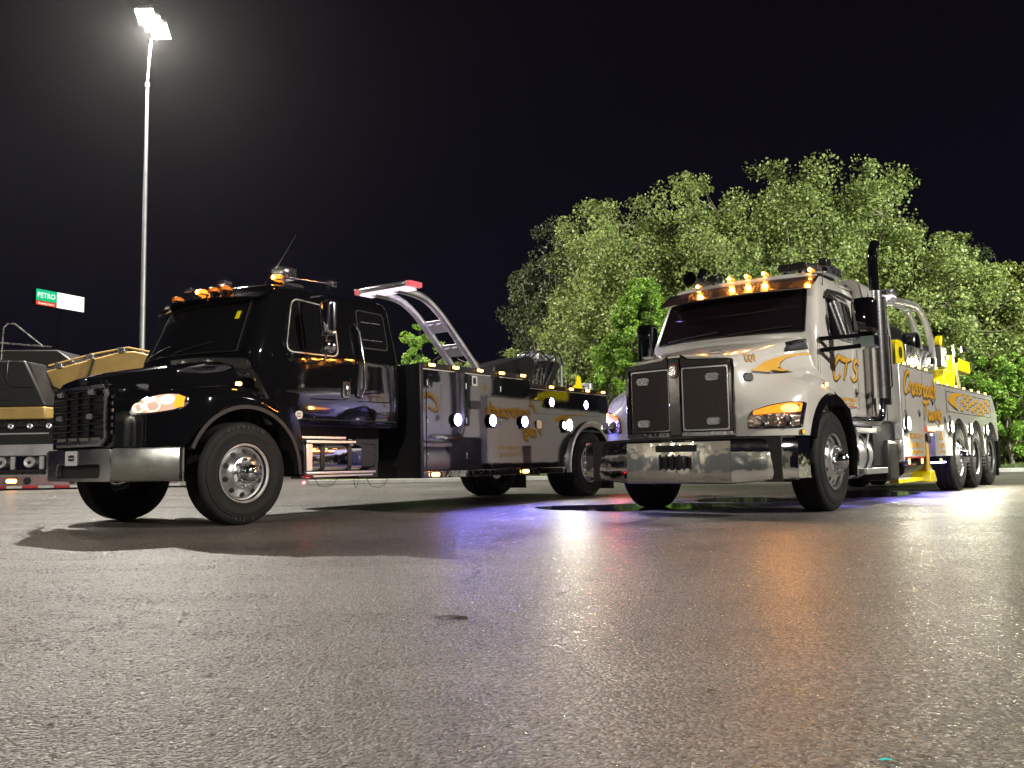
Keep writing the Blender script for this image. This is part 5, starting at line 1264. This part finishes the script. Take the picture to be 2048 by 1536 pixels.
# tracks
def track(y0):
    path = [(-4.6, zz(.50)), (4.6, zz(.50)), (5.1, zz(.75)), (5.1, zz(1.5)), (4.6, zz(1.95)), (-4.6, zz(1.95)), (-5.1, zz(1.5)), (-5.1, zz(.75))]
    P = rpoly(path, .45, 6); L_ = len(P); T = MB()
    T.frame(P, inset(P, .09), lambda a, b, d: (a, y0+.6-d, b), .6); fr_ = X_(T, 'track_belt', catblk, smooth=30)
    total = 0; pts = [Vector(p) for p in P]; seg = []
    for i in range(L_): seg.append((pts[i], pts[(i+1) % L_]))
    s_, step = 0., .21; acc = 0.
    first = None
    for a, b in seg:
        l = (b-a).length
        while acc < l:
            p = a+(b-a)*(acc/l); ang = math.atan2((b-a).y, (b-a).x)
            if first is None: first = MB().box(-.085, .085, -.02, .62, -.055, .035).build('track_shoe', steelblk, EX, loc=(p.x, y0, p.y), rot=(0, -ang, 0), smooth=0)
            else: again(first, (p.x, y0, p.y), EX, (0, -ang, 0))
            acc += step
        acc -= l
for y0 in (.12, 1.9): track(y0)
for i in range(11):
    x = -4.2+i*.84
    X_(MB().lathe([(0, .06), (-.02, .15), (.02, .17), (.5, .17)], 16, c=(x, .14, zz(.80))), 'track_roller', alu)
    X_(MB().box(x+.32, x+.44, .10, .16, zz(.60), zz(.97)), 'roller_guard', alu)
for i in range(16):
    X_(MB().lathe([(0, .02), (-.015, .07), (.0, .085), (.1, .085)], 12, c=(-4.2+i*.56, .10, zz(1.86))), 'track_link_pin', alu)
for x, r_ in ((-1.62, .26), (5.0, .42), (-4.9, .42)):
    X_(MB().lathe([(0, .05), (-.03, r_*.5), (-.01, r_*.8), (0, r_), (.4, r_)], 20, c=(x, .10, zz(1.45 if r_ < .4 else 1.25))), 'carrier_roller', satin)
X_(MB().box(-4.6, 4.6, .16, .5, zz(.99), zz(1.33)), 'track_frame', mat('lit_track_frame', (.42, .40, .43), .35, .3, var=.25, vscale=1.5), bevel=.03)  # light falling on the frame is put into its pale colour
X_(MB().box(-4.6, 4.6, .16, .5, zz(1.33), zz(1.62)), 'track_frame_upper', catblk)
X_(MB().box(-3, 1.4, .10, .14, zz(1.62), zz(1.66)), 'grease_rail', alu)
X_(MB().box(-2, 2, .3, 2.4, zz(1.3), zz(2.1)), 'car_body', catblk)
# upper structure: machine yellow skirt, black doors with pressed recesses
X_(MB().box(-5.2, 1.36, -.05, 2.9, zz(2.06), zz(2.42)), 'yellow_skirt', catyel, bevel=.05)
X_(MB().prism([(-5.3, zz(2.44)), (1.36, zz(2.44)), (1.22, zz(2.75)), (.70, zz(3.78)), (-5.3, zz(3.84))], -.02, 2.9), 'engine_housing', catblk, bevel=.05)
for z0, z1, xa, xb in ((3.10, 3.50, .18, -.02), (2.62, 2.94, .46, .25)):
    P = rpoly([(-4.9, zz(z0)), (xa, zz(z0)), (xb, zz(z1)), (-4.9, zz(z1))], .08)
    o = X_(MB().plate(P, lambda a, b, d: (a, -.02-d, b), .035), 'engine_door', catblk, smooth=30, bevel=.012)
X_(MB().tube([(.22, -.03, zz(3.8)), (.20, -.03, zz(3.2)), (.35, -.03, zz(3.0)), (.95, -.03, zz(2.98))], .015, 6), 'door_edge', steelblk)
hr = MB()
hr = MB().tube([(-3.6, .1, zz(4.05)), (-.50, .1, zz(4.03)), (-.36, .1, zz(3.97)), (-.34, .1, zz(3.80))], .035, 8); X_(hr, 'yellow_handrail', catyel)
X_(MB().box(-1.3, -.8, .2, .6, zz(3.8), zz(3.98)), 'fuel_filler', catyel, bevel=.03)
for pts in ([(-4, .1, zz(4.98)), (-.45, .1, zz(4.93)), (-.26, .1, zz(4.85)), (-.28, .1, zz(3.82))], [(-.06, .1, zz(3.82)), (-.02, .1, zz(4.78)), (.10, .1, zz(4.90)), (.30, .1, zz(4.90)), (1.1, .3, zz(4.2))], [(-3.5, .3, zz(4.50)), (-1.5, .3, zz(4.48)), (1.3, .3, zz(4.22))]):
    X_(MB().tube(pts, .022, 8), 'handrail', chrome_r)
X_(MB().prism([(-2.6, zz(3.84)), (-2.6, zz(4.3)), (1.0, zz(4.25)), (1.9, zz(3.6)), (1.2, zz(3.1))], 1.2, 2.6), 'operator_cab', catblk, bevel=.05)
# boom
bp = [(1.0, zz(2.6)), (.70, zz(3.55)), (1.9, zz(3.85)), (3.0, zz(4.12)), (3.45, zz(4.14)), (4.9, zz(3.80)), (6.4, zz(3.1)), (6.3, zz(2.85)), (4.6, zz(3.35)), (3.0, zz(3.45)), (1.7, zz(3.1))]
bo_ = X_(MB().prism(bp, 1.0, 1.5), 'boom', catyel, bevel=.04)
MB().tube([(.9, .95, zz(3.72)), (2.2, .95, zz(4.05)), (3.3, .95, zz(4.24)), (4.4, .95, zz(4.0))], .035, 8).build('boom_pipe', catyel, bo_)
MB().tube([(.85, .96, zz(3.62)), (2.2, .96, zz(3.96)), (3.3, .96, zz(4.17))], .025, 8).build('boom_pipe', chrome_r, bo_)
for x, z in ((1.1, 3.70), (2.05, 3.95), (3.0, 4.14)): MB().box(x, x+.22, .88, 1.02, zz(z-.05), zz(z+.10)).build('pipe_clamp', chrome_r, bo_, bevel=.01)
MB().tube(spline([(1.0, .9, zz(3.1)), (1.5, .85, zz(2.95)), (2.05, .85, zz(3.2)), (2.3, .88, zz(3.9))], 6), .035, 8).build('hydraulic_hose', plastic, bo_)
X_(MB().cyl((.9, .9, zz(2.5)), (3.9, .9, zz(3.2)), .11, 14), 'boom_cylinder', catyel)
X_(MB().prism([(5.9, zz(3.2)), (6.7, zz(3.1)), (7.2, zz(1.2)), (6.8, zz(1.1))], 1.05, 1.45), 'stick', catyel, bevel=.03)

# ============================================================ GRASS, KERB, TREES
grassm = mat('verge_grass', (.035, .06, .015), .9, var=.5, vscale=3, bump=(30, .8, .03))
vg = MB(); rows = []
for i in range(61):
    x = -30+i*2.0; rows.append([(x, y, .10+(0 if j == 0 else .12*math.sin(x*.7+y)+.10*j)) for j, y in enumerate((25.6-.1*x*0+.0, 27, 30, 36, 50, 80))])
rows = [[(x if x > -6 or True else x, y+ (0), z) for x, y, z in r] for r in rows if r[0][0] >= -6]
vg.grid(rows).build('grass_verge', grassm, kind='structure')
concrete = MATS['concrete']
kb = MB().box(-6, 90, 25.35, 25.6, 0, .13).build('kerb', concrete, kind='structure', bevel=.02)
gm = MB(); gr = np.random.default_rng(3)
for _ in range(9000):
    x, y = gr.uniform(-5.8, 40), 25.7+abs(gr.normal(0, 2.2)); h = gr.uniform(.06, .24); a = gr.uniform(0, 6.28); dx, dy = .014*math.cos(a), .014*math.sin(a); lx, ly = gr.normal(0, .05, 2)
    z0 = .10
    gm.add([(x-dx, y-dy, z0), (x+dx, y+dy, z0), (x+lx, y+ly, z0+h)], [(0, 1, 2)])
gm.build('grass_blades', leafD, kind='stuff', smooth=0)

def mesh_from_arrays(name, V, quads, m):
    me = bpy.data.meshes.new(name); me.vertices.add(len(V)); me.vertices.foreach_set('co', V.astype(np.float32).ravel())
    n = len(quads); k = quads.shape[1]; me.loops.add(n*k); me.loops.foreach_set('vertex_index', quads.astype(np.int32).ravel())
    me.polygons.add(n); me.polygons.foreach_set('loop_start', np.arange(0, n*k, k, dtype=np.int32)); me.update(calc_edges=True); me.validate()
    me.materials.append(m); return me
def tree(x, y, H, rad, label, leaf=leafA, nleaf=15000, base=.8, seed=0, lean=0., shape='round', leafsize=.13, cat='tree', name='maple_tree', group='trees along the far verge', spread=1.0, clump=.34):
    g = np.random.default_rng(seed+100)
    o = empty(name, (x, y, .1), 0, label, cat, group)
    # cluster centres in an uneven envelope
    nleaf = int(nleaf*2.3); nC = int(nleaf/165); C = []
    ph = g.uniform(0, 6.28, 8)
    zc = base+(H-base)*.48; hz = (H-base)*.52
    while len(C) < nC:
        d = g.normal(size=3); d /= np.linalg.norm(d); az = math.atan2(d[1], d[0])
        lump = 1+.13*math.sin(3*az+ph[0]+2*d[2])+.11*math.sin(5*az+ph[1]-3*d[2])+.09*math.sin(4*d[2]*2+ph[2]+az)+.07*math.sin(9*az+ph[3]+5*d[2])
        rr = g.uniform(.12, 1)**.42*lump*.92
        if shape == 'round': k = rad*(1-.08*max(0, -d[2])); p = np.array([d[0]*k*rr, d[1]*k*rr, zc+d[2]*hz*rr])
        elif shape == 'cone':
            t = g.uniform(0, 1)**.8; k = rad*(1-t)**.6*(.35+.65*min(1, t*6)); q = g.uniform(.35, 1)**.5*lump; p = np.array([math.cos(az)*k*q, math.sin(az)*k*q, base+(H-base)*t])
        p[0] += lean*(p[2]-base)
        C.append(p)
    C = np.array(C)
    per = nleaf//nC; cr_ = g.uniform(.55, 1.35, nC)*clump*max(.7, rad/2.6)
    # gappy: leaves on little upright sprays
    cc = np.repeat(C, per, 0); k = g.normal(size=(len(cc), 3)); k *= (g.uniform(.2, 1, len(cc))**.6/np.linalg.norm(k, axis=1))[:, None]
    P = cc+k*np.repeat(cr_, per)[:, None]*np.array([1.08, 1.08, .95])
    P = P[P[:, 2] > .15]; over = P[:, 2] > H; P[over, 2] = H-(P[over, 2]-H)*.6
    n = len(P); nrm = g.normal(size=(n, 3))+np.array([0, -.35, .8]); nrm /= np.linalg.norm(nrm, axis=1)[:, None]
    t = np.cross(nrm, g.normal(size=(n, 3))); t /= np.linalg.norm(t, axis=1)[:, None]; b = np.cross(nrm, t)
    s = (leafsize*g.uniform(.55, 1.15, n))[:, None]
    # five-sided leaf with a fold
    V = np.stack([P-t*s*.5, P-b*s*.42+t*s*.05, P+t*s*.55, P+b*s*.42+t*s*.05], 1).reshape(-1, 3)
    V.reshape(-1, 4, 3)[:, (1, 3), :] += (nrm*s*.13)[:, None, :]
    me = mesh_from_arrays('crown', V, np.arange(n*4).reshape(-1, 4), leaf)
    link('crown', me, o, 0, 0, kind='stuff')
    # trunk, limbs and twigs
    tr = MB(); r0 = max(.05, rad*.05); fork = base+(H-base)*(.10 if shape == 'round' else .5)
    top = H*.9
    tr.tube([(0, 0, -.1), (.03, 0, fork*.5), (lean*(fork-base), .02, fork)], [r0*1.3, r0, r0*.85], 8)
    tr.build('trunk', bark, o, smooth=60)
    br = MB(); nl = 9 if shape == 'round' else 1
    limbs = []
    for i in range(nl):
        a = 2*PI*i/nl+g.uniform(-.4, .4); e = g.uniform(.30, .8) if i else .05
        L_ = [Vector((lean*(fork-base), 0, fork-.1))]
        for j in range(1, 7):
            t_ = j/6; rr = rad*e*(t_**.8)
            L_.append(Vector((math.cos(a)*rr+lean*(H-fork)*t_+g.normal()*.06, math.sin(a)*rr+g.normal()*.06, fork+(top*(1-.28*e)-fork)*t_)))
        limbs.append(L_); br.tube(L_, [r0*.62*(1-.82*j/6) for j in range(7)], 5, cap=False)
    allp = [(p, j) for L_ in limbs for j, p in enumerate(L_) if j]
    for c in C[g.permutation(nC)[:min(nC, 170)]]:
        c = Vector(c); best = min(allp, key=lambda q: (q[0]-c).length+max(0, q[0].z-c.z)*1.5)
        a_ = best[0]; m_ = (a_+c)/2+Vector((g.normal()*.08, g.normal()*.08, -.08*(a_-c).length)); rr = r0*.22
        br.tube([a_, m_, c], [rr, rr*.6, rr*.25], 3, cap=False)
    br.build('branches', bark, o, smooth=60, kind='stuff')
    return o
TREES = [
 (2.0, 36, 10.9, 2.3, 'dark round tree at the left end of the row, standing a little behind', leafC, 17000),
 (4.2, 31.5, 10.6, 2.7, 'broad pale maple above the grille of the white truck', leafA, 30000),
 (7.3, 30.5, 10.8, 2.3, 'upright maple with loose top, left of the tallest maples', leafA, 24000),
 (10.2, 31, 11.5, 2.7, 'tall dense maple right above the cab roof of the white truck', leafA, 30000),
 (13.3, 32, 11.9, 2.9, 'tallest maple of the row, right above the exhaust stack', leafA, 32000),
 (14.9, 29.5, 8.6, 2.4, 'lower maple behind the rear deck of the white truck', leafA, 22000),
 (19.0, 36.5, 10.0, 2.2, 'dark pointed tree behind, second from the right edge', leafC, 15000),
 (17.6, 30.0, 7.3, 2.3, 'olive green tree lit from below at the right edge', leafD, 22000),
 (20.6, 31.5, 8.0, 2.6, 'olive green tree half cut off by the right edge', leafD, 20000),
 (11.2, 27.6, 5.8, 2.0, 'low bushy tree behind the cab of the white truck', leafA, 14000)]
for i, (x, y, H, r_, lb_, lm, n_) in enumerate(TREES):
    tree(x, y, H*.97, r_*1.08, lb_, lm, int(n_*1.1), base=.2 if i != 9 else .1, seed=i, leafsize=.125, clump=.50)
tree(3.55, 25.9, 5.9, 2.0, 'bright green linden left of the white truck cab', leafB, 26000, base=.1, seed=31, shape='cone', lean=.08, name='linden_tree', leafsize=.10, clump=.26)
for i, (x, y, H, r_, lm) in enumerate(((-3.2, 30, 5.3, 1.15, leafB), (-1.6, 31, 4.5, 1.4, leafA), (.2, 31, 4.6, 1.5, leafA), (1.9, 30.3, 5.8, 1.6, leafA), (15.6, 27.2, 3.9, 1.5, leafB), (18.0, 27.0, 4.3, 1.7, leafA), (20.3, 27.2, 2.6, 1.4, leafB), (-4.8, 32, 3.6, 1.3, leafC))):
    tree(x, y, H, r_, ['bright green shrub seen between the tubes of the black truck pylon', 'loose shrub behind the boom of the black truck, further left', 'loose shrub behind the boom of the black truck', 'taller shrub right of the black truck boom', 'green shrub behind the rear wheels of the white truck', 'tall shrub right of the white truck tail', 'bright low shrub at the right edge under the trees', 'dark shrub behind the cab of the black truck'][i],
         lm, 8000, base=.05, seed=50+i, cat='shrub', name='shrub', group='shrubs at the foot of the trees', clump=.28, leafsize=.095)
# ============================================================ building behind the camera (seen in the chrome)
bd = empty('service_building', (-26, -8, 0), R(-64.5), 'long pale service building behind the camera, mirrored in the chrome', 'building')
MB().box(-22, 22, -6, 0, 0, 6).build('wall', mat('cladding', (.30, .28, .25), .6, var=.1), bd)
MB().box(-22.3, 22.3, -6.3, .3, 6, 6.4).build('roof', mat('fascia_teal', (.04, .28, .26), .5), bd)
for i in range(8):
    MB().box(-19.5+i*5.2, -16+i*5.2, 0, .06, .0, 3.8).build('roller_door', mat('door_panel', (.07, .08, .09), .3) if i == 0 else MATS['door_panel'], bd)
for i in range(44): 
    if i == 0: rib = MB().box(-.04, .04, 0, .05, 3.9, 5.95).build('cladding_rib', MATS['cladding'], bd, loc=(-21.5, 0, 0), smooth=0)
    else: again(rib, (-21.5+i, 0, 0), bd)
for i in range(4):
    if i == 0:
        wl = MB().box(-.25, .25, 0, .3, 0, .18).build('wall_lamp', steelblk, bd, loc=(-15, .05, 4.6)); MB().box(-.2, .2, .05, .28, -.03, -.001).build('lens', E_lamp, wl)
    else: again(wl, (-15+i*10, .05, 4.6), bd)
    spot('wall_lamp_light', bd, (-15+i*10, .9, 4.5), (0, -.22, -1), 450, (1, .93, .80), R(165), .5, .12)

# ============================================================ added volume of haze standing in for lens glare round the lamps
hz = MB().box(-210, 210, -40, 210, -1, 38).build('glare_haze', galv, kind='stuff', smooth=0)
hm = bpy.data.materials.new('glare_volume'); hm.use_nodes = True; N, L = nodes(hm); N.remove(N['Principled BSDF'])
pv = N.new('ShaderNodeVolumePrincipled'); pv.inputs['Color'].default_value = (1, 1, 1, 1); pv.inputs['Density'].default_value = .00008; pv.inputs['Anisotropy'].default_value = .82
L.new(pv.outputs[0], N['Material Output'].inputs['Volume']); hz.data.materials.clear(); hz.data.materials.append(hm)
